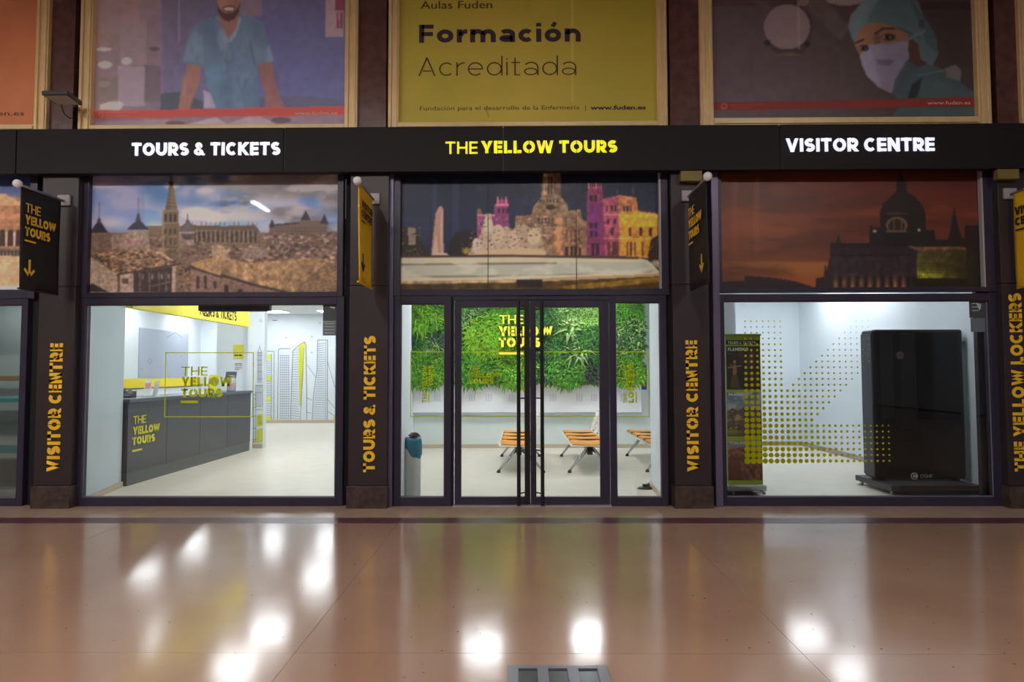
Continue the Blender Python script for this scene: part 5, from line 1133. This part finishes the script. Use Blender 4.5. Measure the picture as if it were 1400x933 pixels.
pl(L, f, [(443, 255), (500, 255), (497, 733)], YB); pl(L, f, [(443, 255), (440, 420), (418, 580), (410, 733)], YB); pl(L, f, [(490, 260), (488, 733)], YB, .012)
for y in range(275, 730, 13): pl(L, f, [(446-max(0, (y-400))*.1, y+4), (486, y-2+(y-275)*.02)], YB, .013)
for pts in ([(382, 400), (430, 470)], [(500, 380), (550, 560)], [(380, 590), (412, 606)], [(500, 600), (550, 662)], [(500, 668), (550, 702)], [(380, 675), (408, 680)]): pl(L, f, pts, YB, .016)
fillp(Fm, f, [(428, 733), (436, 718), (470, 716), (476, 733)], YB+.004); fillp(Fm, f, [(526, 738), (534, 700), (556, 690), (556, 738)], YB+.004)
pl(L, f, [(126, 734), (560, 740)], YB, .03)
for x, y in ((410, 237), (407, 328), (260, 242), (455, 157)): pl(L, f, [(x-7, y), (x+7, y)], YB, .012); pl(L, f, [(x, y-7), (x, y+7)], YB, .012)
pl(L, f, [(180, 141), (208, 141)], YB, .03)
dw = thing('skyline_drawing', 'line drawing of four office towers with yellow accents on the far wall', 'mural', (-6.4, YB, .2))
L.build('drawn_lines', LINE, dw); Fm.build('colour_fields', FILL, dw)
YB = 5.545; f = dr(YB); L = MB(); Fm = MB()
pl(L, f, [(106, 285), (106, 300)], YB, .012); pl(L, f, [(94, 330), (106, 296), (118, 330)], YB, .012)
for x in (94, 100, 106, 112, 118): pl(L, f, [(x, 325), (x, 495)], YB, .010)
for y in (330, 345, 372, 400, 440, 480, 500): pl(L, f, [(91, y), (121, y)], YB, .010)
for y in (520, 560, 640, 660): pl(L, f, [(80, y), (124, y)], YB, .012)
for x in (82, 90, 98, 106, 114, 122): pl(L, f, [(x, 515), (x, 640)], YB, .009)
fillp(Fm, f, [(88, 690), (124, 686), (124, 750), (88, 758)], YB+.003); fillp(Fm, f, [(88, 775), (106, 770), (106, 850), (88, 852)], YB+.003); fillp(Fm, f, [(110, 770), (124, 768), (124, 846), (110, 848)], YB+.003)
fillp(Fm, f, [(44, 852), (80, 838), (84, 848), (44, 862)], YB+.003); pl(L, f, [(100, 700), (112, 700), (112, 742), (100, 742), (100, 700)], YB, .01)
for y in (575, 600, 650, 700, 770, 836): pl(L, f, [(40, y), (86, y-4)], YB, .012)
for x in (46, 58, 70, 84): pl(L, f, [(x, 560), (x, 850)], YB, .010)
pl(L, f, [(104, 142), (112, 152), (118, 142), (112, 134), (104, 142)], YB, .008); pl(L, f, [(56, 284), (56, 292)], YB, .01); pl(L, f, [(60, 392), (66, 392)], YB, .01)
dw = thing('tower_drawing', 'line drawing of an ornate spire on the column past the counter', 'mural', (-5.2, YB, .2))
L.build('drawn_lines', LINE, dw); Fm.build('colour_fields', FILL, dw)

# ================================================================== CENTRE ROOM
LWX0, LWX1 = at_y(561, 480, 5.5).x, at_y(876, 480, 5.5).x
LWZ0 = at_y(720, 524, 5.5).z; LWZ1 = 3.12
lw = thing('plant_wall', 'living wall of mixed green ferns and ivy at the back of the waiting room', 'plant wall', ((LWX0+LWX1)/2, 5.56, LWZ0))
MB().box(LWX0, 5.44, LWZ0+.02, LWX1, 5.56, LWZ1).build('planting_panel', mat('dark_felt', (40, 52, 30), .9), lw)
rng = np.random.default_rng(7)
GREENS = [mat('leaf_lime', (142, 190, 44), .5, noise=.25, nscale=3), mat('leaf_bright', (92, 164, 36), .5, noise=.25, nscale=3), mat('leaf_mid', (74, 132, 52), .5, noise=.25, nscale=3),
          mat('leaf_dark', (44, 94, 48), .5, noise=.25, nscale=3), mat('leaf_pale', (150, 182, 110), .55, noise=.2, nscale=3), mat('leaf_plum', (70, 62, 76), .6, noise=.2, nscale=3)]
def patch(cx, cz, rx, rz, n, ln, wd, pal, name, droop=.5, rosette=0, yo=.0):
    V = []; Fc = []; M = []
    for i in range(n):
        a = rng.uniform(0, 2*math.pi); q = math.sqrt(rng.uniform()); x = cx+rx*q*math.cos(a); z = cz+rz*q*math.sin(a)
        if not (LWX0+.01 < x < LWX1-.01 and LWZ0-.03 < z < LWZ1): continue
        k = rosette if rosette else 1; th0 = rng.uniform(0, 2*math.pi); mi = int(rng.choice(pal))
        for j in range(k):
            th = th0+2*math.pi*j/k+rng.uniform(-.2, .2) if rosette else rng.uniform(0, 2*math.pi)
            l = ln*rng.uniform(.6, 1.2); w = wd*rng.uniform(.7, 1.2); out = rng.uniform(.25, .8)*l
            dx, dz = math.cos(th), math.sin(th); px_, pz_ = -dz, dx
            y0 = 5.44-yo-rng.uniform(0, .06); p0 = (x, y0, z)
            mx, mz, my = x+dx*l*.5, z+dz*l*.5, y0-out*.9; tx, tz, ty = x+dx*l, z+dz*l-droop*l*.5, y0-out*.7
            b = len(V); V += [p0, (mx+px_*w/2, my, mz+pz_*w/2), (mx, my+w*.25, mz), (mx-px_*w/2, my, mz-pz_*w/2), (tx, ty, tz)]
            Fc += [(b, b+1, b+2), (b, b+2, b+3), (b+1, b+4, b+2), (b+3, b+2, b+4)]; M += [mi]*4
    o = MB().add(V, Fc).build(name, GREENS, lw, kind='stuff'); 
    mi = np.zeros(len(o.data.polygons), np.int32)
    if len(M) == len(mi): mi[:] = M
    o.data.polygons.foreach_set('material_index', mi)
def lw_at(px, py): p = at_y(px, py, 5.35); return p.x, p.z
patches = [  # px, py, rx m, rz m, leaves, length, width, palette, rosette
    (575, 430, .32, .30, 260, .20, .035, [0, 1, 1], 5), (572, 458, .36, .28, 2400, .045, .03, [3, 2, 3], 0), (598, 470, .16, .22, 260, .07, .05, [5, 3], 0), (600, 425, .22, .2, 700, .05, .03, [4, 2], 0),
    (588, 475, .18, .15, 30, .16, .03, [4, 2], 8), (578, 505, .45, .36, 320, .16, .035, [1, 1, 0, 2], 5), (655, 438, .40, .26, 2000, .05, .03, [2, 4, 3], 0), (640, 500, .42, .38, 260, .15, .035, [1, 2, 1], 5),
    (672, 460, .45, .34, 320, .2, .03, [0, 1, 0], 6), (690, 430, .3, .25, 140, .18, .03, [1, 2], 6), (676, 500, .3, .26, 1500, .045, .028, [3, 2], 0), (705, 505, .34, .34, 300, .16, .035, [1, 0, 1], 5),
    (737, 440, .36, .3, 1800, .05, .03, [2, 3], 0), (727, 470, .3, .25, 200, .06, .05, [5, 3], 0), (770, 428, .4, .25, 1800, .05, .03, [2, 4, 2], 0), (805, 436, .38, .36, 1900, .045, .03, [4, 2, 0], 0),
    (770, 470, .45, .34, 260, .13, .035, [2, 3, 2], 6), (778, 448, .13, .1, 8, .24, .05, [4], 7), (790, 482, .13, .1, 8, .24, .04, [4], 9), (810, 470, .3, .3, 200, .12, .04, [2, 3], 6),
    (745, 500, .4, .36, 2000, .05, .03, [3, 2, 3], 0), (775, 505, .36, .3, 180, .15, .04, [2, 1], 6), (812, 505, .25, .25, 240, .08, .055, [5, 3], 0), (830, 480, .32, .6, 1800, .05, .03, [3, 2], 0),
    (858, 430, .34, .36, 360, .12, .03, [1, 1, 2], 5), (862, 460, .34, .3, 260, .14, .035, [2, 3, 4], 5), (858, 500, .38, .42, 380, .13, .032, [1, 0, 1], 5), (620, 460, .4, .8, 1500, .06, .035, [1, 2], 0),
    (720, 415, 2.2, .35, 1500, .08, .035, [1, 2, 3], 0), (720, 470, 2.25, .85, 2200, .08, .04, [1, 2, 3, 1], 0), (720, 521, 2.25, .07, 900, .09, .04, [1, 2, 0], 0)]
for (px, py, rx, rz, n, ln, wd, pal, ro) in patches:
    x, z = lw_at(px, py); patch(x, z, rx, rz, n, ln, wd, pal, 'plant_patch', rosette=ro, yo=0 if rx > .6 else (.09 if 3 in pal or 5 in pal else .06))
# sign on the plant wall
sg = thing('wall_sign', 'raised yellow letters THE YELLOW TOURS mounted on the plant wall', 'sign', (at_y(720, 460, 5.09).x, 5.14, at_y(720, 485, 5.09).z))
SY = mat('pale_sign_letters', (250, 226, 60), .4)
def wtext(s, px0, px1, pyb, pyt, w, st):
    a = at_y(px0, pyb, 5.09); b = at_y(px1, pyb, 5.09); c = at_y(px0, pyt, 5.09); letters(s, (a.x, 5.12, a.z), X_, Z_, c.z-a.z, b.x-a.x, SY, sg, w, st, .03)
wtext('THE', 683, 715.5, 443, 431, .15, False); wtext('YELLOW', 682, 755.5, 459.5, 446.5, .28, True); wtext('TOURS', 682, 739, 475, 462, .28, True)
r = rect(682.5, 481, 716, 485, 5.09); MB().box(r[0], 5.09, r[2], r[1], 5.12, r[3]).build('underline', SY, sg)
MB().box(at_y(684,440,5.2).x, 5.13, at_y(700,483,5.2).z, at_y(684,440,5.2).x+.02, 5.5, at_y(700,483,5.2).z+.02).box(at_y(735,440,5.2).x, 5.13, at_y(700,470,5.2).z, at_y(735,440,5.2).x+.02, 5.5, at_y(700,470,5.2).z+.02).build('stand_off', STEEL, sg)
# white board under the plants with a ledge
bz0 = at_y(720, 564.5, 5.45).z; bd = thing('wall_board', 'white board with faint grey marks below the plant wall', 'board', (0, 5.5, bz0))
MB().box(LWX0, 5.47, bz0, LWX1, 5.56, LWZ0+.02).build('board_sheet', mat('gloss_white_board', (246, 246, 250), .35), bd, bev=.004)
MB().box(LWX0, 5.455, bz0-.03, LWX1, 5.56, bz0-.005).build('ledge', mat('grey_ledge', (176, 184, 186), .5), bd)
mb = MB(); fm = mat('faint_grey_mark', (220, 222, 230), .5)
for px in (598, 645, 668, 700, 756, 792, 812, 853): 
    for k in range(3): r = rect(px-4+k*3.2, 539, px-2+k*3.2, 549, 5.468); mb.box(r[0], 5.467, r[2], r[1], 5.469, r[3])
mb.build('faint_marks', fm, bd)
# poster on the back wall
r = rect(877, 499.5, 884, 533, 5.55); t = thing('red_blue_poster', 'narrow red and blue poster on the wall right of the plants', 'poster', ((r[0]+r[1])/2, 5.55, r[2]))
h = r[3]-r[2]; MB().box(r[0], 5.54, r[2], r[1], 5.56, r[3]).build('sheet', mat('poster_blue', (40, 90, 190), .5), t)
MB().box(r[0]+.005, 5.535, r[2]+h*.12, r[1]-.005, 5.54, r[3]-h*.3).build('red_field', mat('poster_red', (150, 64, 60), .5, noise=.4, nscale=30), t)
MB().box(r[0]+.005, 5.535, r[3]-h*.28, r[1]-.005, 5.54, r[3]-.01).build('top_field', mat('poster_navy', (90, 104, 120), .5, noise=.3, nscale=30), t)

# benches
WOOD = mat('orange_beech_seat', (226, 152, 62), .4, noise=.08, nscale=5, stretch=(1, 12, 1)); SHELL = mat('white_seat_shell', (236, 234, 228), .4)
def bench(x0, y0, label, n=4):
    t = thing('waiting_bench', label, 'bench', (x0+.28, y0, 0), 'beam benches in the waiting room')
    Ls = n*.56
    MB().box(x0+.24, y0+.05, .31, x0+.31, y0+Ls-.05, .38).build('beam', mat('dark_beam', (70, 72, 76), .4, .3), t, bev=.005)
    for k in range(n):
        ya = y0+k*.56+.02; yb = ya+.52
        # seat: profile in x, with a soft dip; sub-part white shell below
        prof = [(0, .458), (.05, .466), (.15, .456), (.28, .448), (.40, .454), (.50, .466)]
        v = []; 
        for (px_, pz_) in prof: v.append((x0+px_, pz_))
        top = v; bot = [(a, b-.018) for a, b in v]
        mb = MB(); m_ = len(v); ny = 7
        V = []
        for lay in (top, bot):
            for j in range(ny):
                yy = ya+(yb-ya)*j/(ny-1); e = (abs(j-(ny-1)/2)/((ny-1)/2))**2*.03
                V += [(a+e*.6*(1 if i == 0 else 0), yy, b-e+.0) for i, (a, b) in enumerate(lay)]
        Fs = []; N = m_*ny
        for j in range(ny-1):
            for i in range(m_-1):
                q = j*m_+i; Fs.append((q, q+1, q+m_+1, q+m_)); Fs.append((N+q, N+q+m_, N+q+m_+1, N+q+1))
        rim = list(range(m_)) + [j*m_+m_-1 for j in range(1, ny)] + [(ny-1)*m_+i for i in range(m_-2, -1, -1)] + [j*m_ for j in range(ny-2, 0, -1)]
        for a, b in zip(rim, rim[1:]+rim[:1]): Fs.append((a, N+a, N+b, b))
        s_ = mb.add(V, Fs).build('seat', WOOD, t, smooth=False)
        MB().prism([(-.015, .392), (.5, .392), (.53, .425), (.50, .418), (.28, .402), (0, .412), (-.025, .422)], (x0, ya-.012, 0), X_, Z_, Y_, .544).build('seat_shell', SHELL, s_, bev=.004)
        if k: MB().box(x0+.01, ya-.030, .40, x0+.50, ya-.012, .452).build('gap_strip', mat('dark_gap_tone', (84, 66, 50), .5), t)  # dark strip added to read as the shaded gap between seats
        # backrest: perforated white shell leaning back
        mb = MB(); nz = 9; nyy = 9; V = []
        for th in (0, .016):
            for i in range(nz):
                u = i/(nz-1)
                for j in range(nyy):
                    w = j/(nyy-1)*2-1; hw = .25*(1-.25*u**3); V.append((x0+.515+th+.10*u+.02*u*u-.02*(1-w*w), (ya+yb)/2+w*hw, .47+.36*u-.03*w*w*u))
        Fs = []; N = nz*nyy
        for i in range(nz-1):
            for j in range(nyy-1):
                if 1 <= i <= 6 and j % 2 == 1 and i % 2 == 1: continue
                q = i*nyy+j; Fs.append((q, q+1, q+nyy+1, q+nyy)); Fs.append((N+q, N+q+nyy, N+q+nyy+1, N+q+1))
        rim = list(range(nyy)) + [i*nyy+nyy-1 for i in range(1, nz)] + [(nz-1)*nyy+j for j in range(nyy-2, -1, -1)] + [i*nyy for i in range(nz-2, 0, -1)]
        for a, b in zip(rim, rim[1:]+rim[:1]): Fs.append((a, b, N+b, N+a))
        b_ = mb.add(V, Fs).build('backrest', SHELL, t, smooth=True)
        mb = MB()
        for q in range(4): mb.tube((x0+.507, ya+.05+q*.14, .472), (x0+.525, ya+.05+q*.14, .49), .014, n=8)
        mb.build('hinge_studs', mat('dark_stud', (96, 100, 104), .35, .6), b_)
    for yy in (y0+.10, y0+Ls-.30):
        MB().box(x0+.235, yy-.05, .27, x0+.315, yy+.05, .40).build('leg_bracket', BLACK, t)
        for dx, nm in ((-.30, 0), (.36, 1)):
            fx = x0+.275+dx
            MB().tube((x0+.275+dx*.1, yy, .36), (fx, yy, .03), .032, .016, n=10).build('leg', CHROME, t, smooth=True)
            MB().lathe([(.03, 0), (.03, .02), (.012, .045)], (fx, yy, 0), 12).build('foot_glide', BLACK, t)
bench(.77, 2.30, 'slatted orange wood beam bench seen through the right glass door')
bench(-.28, 2.30, 'orange wood beam bench seen through the left glass door')
bench(1.93, 2.36, 'orange wood beam bench behind the narrow pane right of the doors')

# bin with teal bag
p = at_z(564, 672, 0); c = Vector((at_y(564, 640, .45).x, .45, 0)); hw = (at_y(576, 640, .42).x-at_y(553, 640, .42).x)/2
t = thing('waste_bin', 'tall grey steel bin with a teal liner behind the left narrow pane', 'bin', c)
n = 28; S_ = lambda r: r
MB().lathe([(hw*.97, .012), (hw, .03), (hw, .66), (hw*.96, .675)], c, 32, 1, .8).build('bin_body', mat('bin_steel', (204, 210, 208), .4, .1), t, smooth=True)
MB().lathe([(hw*1.0, 0), (hw*1.0, .014)], c, 32, 1, .8).build('base_ring', BLACK, t)
mb = MB(); V = []; m_ = 40; prof = [(1.04, .53), (1.08, .55), (1.12, .60), (1.10, .68), (1.02, .715), (.9, .70), (.88, .62)]
for k, (r_, z) in enumerate(prof):
    for i in range(m_):
        a = 2*math.pi*i/m_; rr = hw*r_*(1+.03*math.sin(7*a+k)+.02*math.sin(13*a+2*k)); zz = z+(.03*math.sin(a*2+.6)+.012*math.sin(5*a) if k < 2 else .01*math.sin(4*a+k))
        V.append((c.x+rr*math.cos(a), c.y+.8*rr*math.sin(a), zz-(.05*math.cos(a) if k < 2 else 0)))
mb.add(V, [(k*m_+i, k*m_+(i+1) % m_, (k+1)*m_+(i+1) % m_, (k+1)*m_+i) for k in range(len(prof)-1) for i in range(m_)]).build('liner', mat('teal_bag', (24, 124, 150), .35), t, smooth=True)
mb = MB(); R = random.Random(4)
for i in range(26):
    a = R.uniform(0, 6.3); q = R.uniform(0, .7)*hw; x, y, z = c.x+.02+q*math.cos(a), c.y+q*.7*math.sin(a), .66+R.uniform(.03, .10); d = .03
    mb.add([(x-d, y, z), (x, y-d, z+R.uniform(-.02, .03)), (x+d, y, z-.01), (x, y+d, z+.02)], [(0,1,2,3)])
mb.build('crumpled_lid_foil', mat('crumpled_foil', (120, 112, 108), .35, .5), t)
# door stop
c = at_z(882, 669, 0); t = thing('door_stop', 'small dark floor box near the right wall corner inside the doors', 'doorstop', c)
MB().lathe([(.085, 0), (.09, .012), (.07, .03), (.03, .036)], c, 24, 1.1, .7).build('disc', mat('dark_metal', (70, 70, 66), .35, .5), t, smooth=True)
MB().box(c.x-.03, c.y-.03, .03, c.x+.05, c.y+.03, .06).build('catch', BLACK, t, bev=.006)

# ================================================================== RIGHT ROOM
# roll-up display stand, turned a little
cx = (at_y(993, 560, .8).x+at_y(1041, 560, .8).x)/2; W_ = (at_y(1041, 560, .8).x-at_y(993, 560, .8).x)/2; zt = at_y(1016, 458.5, .8).z
t = thing('rollup_stand', 'green edged roll-up display stand with three pictures, behind the dotted window', 'banner', (cx, .8, 0))
MB().box(cx-W_-.02, .72, .03, cx+W_+.02, .90, .10).build('base_cassette', mat('silver_cassette', (178, 182, 180), .3, .5), t, bev=.01)
for sx in (-1, 1): MB().tube((cx+sx*(W_-.03), .68, .0), (cx+sx*(W_-.03), .68, .03), .018).tube((cx+sx*(W_-.03), .68, .022), (cx+sx*(W_-.03), .94, .022), .012).build('foot', STEEL, t)
GRN = mat('sheet_green', (160, 176, 36), .5)
MB().box(cx-W_, .795, .10, cx+W_, .801, zt).build('sheet', GRN, t)
MB().tube((cx-W_-.01, .798, zt+.005), (cx+W_+.01, .798, zt+.005), .012, n=10).build('top_rail', mat('green_rail', (140, 154, 50), .4), t)
MB().tube((cx, .83, .1), (cx, .83, zt), .01, n=8).build('back_pole', STEEL, t)
def zpx(py): return at_y(1016, py, .8).z
def panelb(pa, pb, nm, paint):
    P = Print(cx-W_+.008, cx+W_-.008, zpx(pb), zpx(pa), .7935, .008); paint(P); P.build(nm, PM, t, 1.0)
def p_head(s): s.T(0,0,1); s.grad([(0, (38, 38, 30)), (900, (38, 38, 30))])
def p_flam(s):
    s.T(985, 440, 3.728); s.grad([(0, (44, 34, 24)), (350, (52, 44, 30))]); s.cloud(np.ones(s.X.size), (90, 64, 40), 40, 3, .5, .7, .7)
    s.ell(72, 250, 10, 34, (150, 110, 80)); s.line(40, 235, 105, 225, 6, (164, 120, 86)); s.line(72, 250, 50, 215, 5, (150, 110, 70)); s.ell(72, 205, 7, 9, (170, 130, 100)); s.poly([(60, 270), (85, 270), (98, 340), (50, 340)], (96, 76, 40)); s.ell(155, 200, 26, 50, (110, 60, 70), .8, .6); s.ell(160, 170, 16, 20, (130, 80, 60), .7, .5)
def p_mad(s):
    s.T(985, 440, 3.728); s.grad([(360, (96, 118, 140)), (440, (140, 148, 150)), (470, (120, 104, 84)), (590, (82, 64, 44))]); s.cloud(s.Y < 450, (176, 180, 184), 30, 5, .45, .6, .8)
    s.poly([(25, 470), (60, 440), (90, 455), (130, 430), (200, 450), (200, 590), (25, 590)], (110, 92, 76)); R = random.Random(5)
    for _ in range(60): x = R.uniform(30, 190); y = R.uniform(450, 560); s.box(x, y, x+10, y+7, R.choice([(160, 140, 110), (70, 56, 46), (190, 160, 90)]), .7)
    s.ell(90, 490, 26, 20, (196, 164, 84), .7, .6); s.ell(60, 562, 50, 18, (130, 150, 40), .8, .5)
def p_tol(s):
    s.T(985, 440, 3.728); s.grad([(590, (120, 140, 160)), (640, (130, 134, 136)), (650, (140, 92, 62)), (820, (110, 62, 46))]); s.poly([(25, 660), (110, 640), (200, 655), (200, 820), (25, 820)], (136, 84, 58)); s.mottle(s.Y > 645, .5, 14, 6)
    s.poly([(40, 690), (90, 670), (110, 820), (40, 820)], (108, 56, 46), .7)
panelb(465.5, 471.5, 'header_strip', p_head); panelb(473.5, 533, 'top_picture', p_flam); panelb(536.5, 597, 'middle_picture', p_mad); panelb(603, 657, 'bottom_picture', p_tol)
mb = MB()
for s, pa, pb, w in (('TOURS & TICKETS', 470.6, 467.0, .2), ('FLAMENCO', 480, 475.5, .26), ('MADRID', 541.5, 537.5, .26), ('TOLEDO', 607.5, 604, .26)):
    n_ = .66 if s[0:2] != 'TO' or s == 'TOLEDO' else .9
    put_text(mb, s, (cx-W_+.03, .7925, zpx(pa)), X_, Z_, zpx(pb)-zpx(pa), (2*W_-.05)*n_, w, False, .001)
mb.build('lettering', mat('pale_print', (206, 206, 190), .5), t)

# black cabinet machine on its platform
yf = .95; xl = at_y(1196, 560, yf).x; xr = at_y(1320, 560, yf).x; ztp = at_y(1255, 450.5, yf).z
KB = mat('gloss_black_panel', (22, 21, 20), .3, spec=.3); KG = mat('dark_side_metal', (70, 70, 78), .4, .3)
t = thing('black_kiosk', 'tall glossy black cabinet machine with white round logo near its foot', 'machine', ((xl+xr)/2, yf, 0))
MB().box(xl, yf, .135, xr, yf+.30, ztp).build('body', KB, t, bev=.035, seg=4)
MB().box(xl-.012, yf+.03, .17, xl+.02, yf+.28, ztp-.05).build('side_panel', KG, t, bev=.005)
MB().box(xr-.6, yf-.008, at_y(1255, 574, yf).z, xr-.06, yf+.01, ztp-.04).build('door_glass', mat('smoked_glass', (10, 10, 11), .15, spec=.25), t, bev=.006)
MB().box(xl+.08, yf-.008, .9, xl+.24, yf+.01, ztp-.06).build('narrow_panel', mat('narrow_black', (32, 31, 31), .22), t, bev=.006)
MB().box(xl+.34, yf-.006, .75, xl+.52, yf+.01, ztp-.05).build('centre_panel', mat('centre_black', (34, 32, 31), .2), t, bev=.006)
MB().prism([(.05*math.cos(a*math.pi/10), .05*math.sin(a*math.pi/10)) for a in range(20)], (xl+.33, yf-.006, ztp-.33), X_, Z_, -Y_, .008).build('round_sensor', mat('sensor_grey', (74, 68, 64), .4), t)
LG = mat('logo_white', (200, 200, 202), .4); lc = at_y(1250.5, 651.5, yf-.01); mb = MB()
mb.prism([(.045*math.cos(a*math.pi/12), .045*math.sin(a*math.pi/12)) for a in range(24)], (lc.x, yf-.002, lc.z), X_, Z_, -Y_, .004)
mb.build('logo_disc', LG, t); mb = MB(); 
for q in strip(arc(0, 0, .026, .026, 40, 320, 14), .011): mb.prism(q, (lc.x, yf-.0065, lc.z), X_, Z_, -Y_, .001)
mb.build('logo_mark', KB, t); mb = MB(); b_ = at_y(1258, 655.5, yf); e_ = at_y(1275, 655.5, yf)
put_text(mb, 'OSMF', (b_.x, yf-.004, b_.z+.015), X_, Z_, .045, e_.x-b_.x, .16, False, .002); mb.build('lettering', mat('logo_grey', (150, 150, 152), .4), t)
MB().box(xr+.01, yf+.06, .118, xr+.07, yf+.24, ztp-.15).build('glass_fin', mat('greenish_acrylic', (150, 196, 190), .15, alpha=.45), t)
for xx in (xl+.1, xr-.1): MB().box(xx-.03, yf+.05, .1155, xx+.03, yf+.25, .1345).build('mounting_foot', BLACK, t)
bx0 = at_z(1213, 676, 0).x; bx1 = at_y(1345, 672, .6).x
t2 = thing('platform_trolley', 'low dark platform trolley on castors under the black cabinet', 'trolley', ((bx0+bx1)/2, .6, 0))
MB().box(bx0, .60, .045, bx1, 1.45, .115).build('deck', mat('charcoal_deck', (58, 60, 62), .45), t2, bev=.006)
MB().box(bx0+.10, .585, .012, bx1, .602, .118).build('front_lip', BLACK, t2)
for xx in (bx0+.05, bx1-.08):
    for yy in (.68, 1.38):
        MB().tube((xx-.012, yy, .024), (xx+.012, yy, .024), .024, n=14).tube((xx, yy, .03), (xx, yy, .045), .01).build('castor', STEEL, t2)

# neighbour shop at the far left
wb = wallbox('wall_back', -9.0, .98, -5.25, 1.05, 0, 2.6, mat('grey_green_wall', (150, 164, 160), .7)); wallbox('wall_right', -5.32, .12, -5.27, .98, 0, 2.6, WHITE2); 
wallbox('floor_shop', -9.0, .1, -5.27, .98, -.03, .002, SFLOOR); wallbox('ceiling_shop', -9.0, .12, -5.27, 1.0, 2.5, 2.56, CEILM)
ceil_lamp(-6.2, .55, 1.0, .3, 'ceiling light panel of the shop at the far left edge', .3, 2.5)
TEAL = mat('teal_shelf', (64, 150, 156), .35)
ss = thing('glass_shelving', 'teal edged display shelves in the window at the far left edge', 'shelf', (-5.9, .5, 0))
for py, m_ in ((546.5, TEAL), (616, TEAL)):
    z = at_y(16, py, .35).z; MB().box(-7.4, .3, z-.03, -5.36, .7, z+.02).build('shelf_board', m_, ss, bev=.004)
z = at_y(16, 518, .35).z; MB().box(-7.4, .66, z-.03, -5.36, .72, z+.03).build('back_rail', mat('ochre_rail', (140, 110, 70), .5), ss)
MB().tube((-5.42, .62, 0), (-5.42, .62, 2.2), .02).tube((-7.3, .62, 0), (-7.3, .62, 2.2), .02).build('upright', STEEL, ss)
def figurine(x, y, z, h, m_, label):
    t = thing('figurine', label, 'souvenir', (x, y, z))
    MB().lathe([(.045*h/.3, 0), (.05*h/.3, .02), (.03*h/.3, .3*h), (.045*h/.3, .55*h), (.02*h/.3, .72*h)], (x, y, z), 14).build('body', m_, t, smooth=True)
    MB().ball((x, y, z+.84*h), .16*h*.7, 12).build('head', m_, t, smooth=True)
zA = at_y(16, 546.5, .35).z+.02; zB = at_y(16, 616, .35).z+.02
WF = mat('white_glaze', (214, 222, 224), .3)
figurine(-5.62, .45, zA, .55, WF, 'tall white figurine on the upper teal shelf at the far left')
figurine(-5.84, .42, zA, .30, mat('dark_glaze', (84, 74, 78), .4), 'short dark figurine on the upper teal shelf at the far left')
figurine(-5.55, .42, zB, .32, mat('grey_glaze', (120, 128, 136), .4), 'grey figurine on the lower teal shelf at the far left')
figurine(-5.78, .42, zB, .26, mat('rust_glaze', (128, 84, 78), .4), 'rust coloured figurine on the lower teal shelf at the far left')
def souvenir_box(x, y, z, w, h, m_, label): 
    t = thing('gift_box', label, 'box', (x, y, z)); MB().box(x-w/2, y-.06, z, x+w/2, y+.06, z+h*.86).build('carton', m_, t, bev=.004); MB().box(x-w/2-.004, y-.064, z+h*.84, x+w/2+.004, y+.064, z+h).build('lid', WF, t, bev=.004)
souvenir_box(-5.75, .4, .0, .26, .36, mat('blue_carton', (58, 92, 150), .5), 'blue gift box on the floor of the far left window')
souvenir_box(-5.50, .36, .0, .14, .42, mat('pink_carton', (176, 130, 120), .5), 'pink gift box on the floor of the far left window')

# ------------------------------------------------------------------ floor cover plate near the camera
a = at_z(694, 912.5, 0); b = at_z(830, 913, 0)
t = thing('floor_grate', 'grey metal floor plate with square recesses, set in the polished hall floor', 'grate', ((a.x+b.x)/2, a.y-.26, 0))
GP = mat('grey_plate', (112, 112, 122), .3, .3); x0, x1, y1 = a.x, b.x, a.y; n = 3; bw = .055
cw = (x1-x0-bw*(n+1))/n; y0 = y1-.52
MB().box(x0, y0, .0005, x1, y1, .003).build('recess_plate', mat('dark_recess_plate', (62, 64, 70), .25, .3), t)
for k in range(n+1):
    xx = x0+k*(cw+bw); MB().box(xx, y0, .003, xx+bw, y1, .010).build('plate_bar', GP, t, bev=.002)
for yy in (y1-.035, y0, y0+.22):
    for k in range(n): xx = x0+bw+k*(cw+bw); MB().box(xx, yy, .003, xx+cw, yy+.035, .0098).build('cross_bar', GP, t)
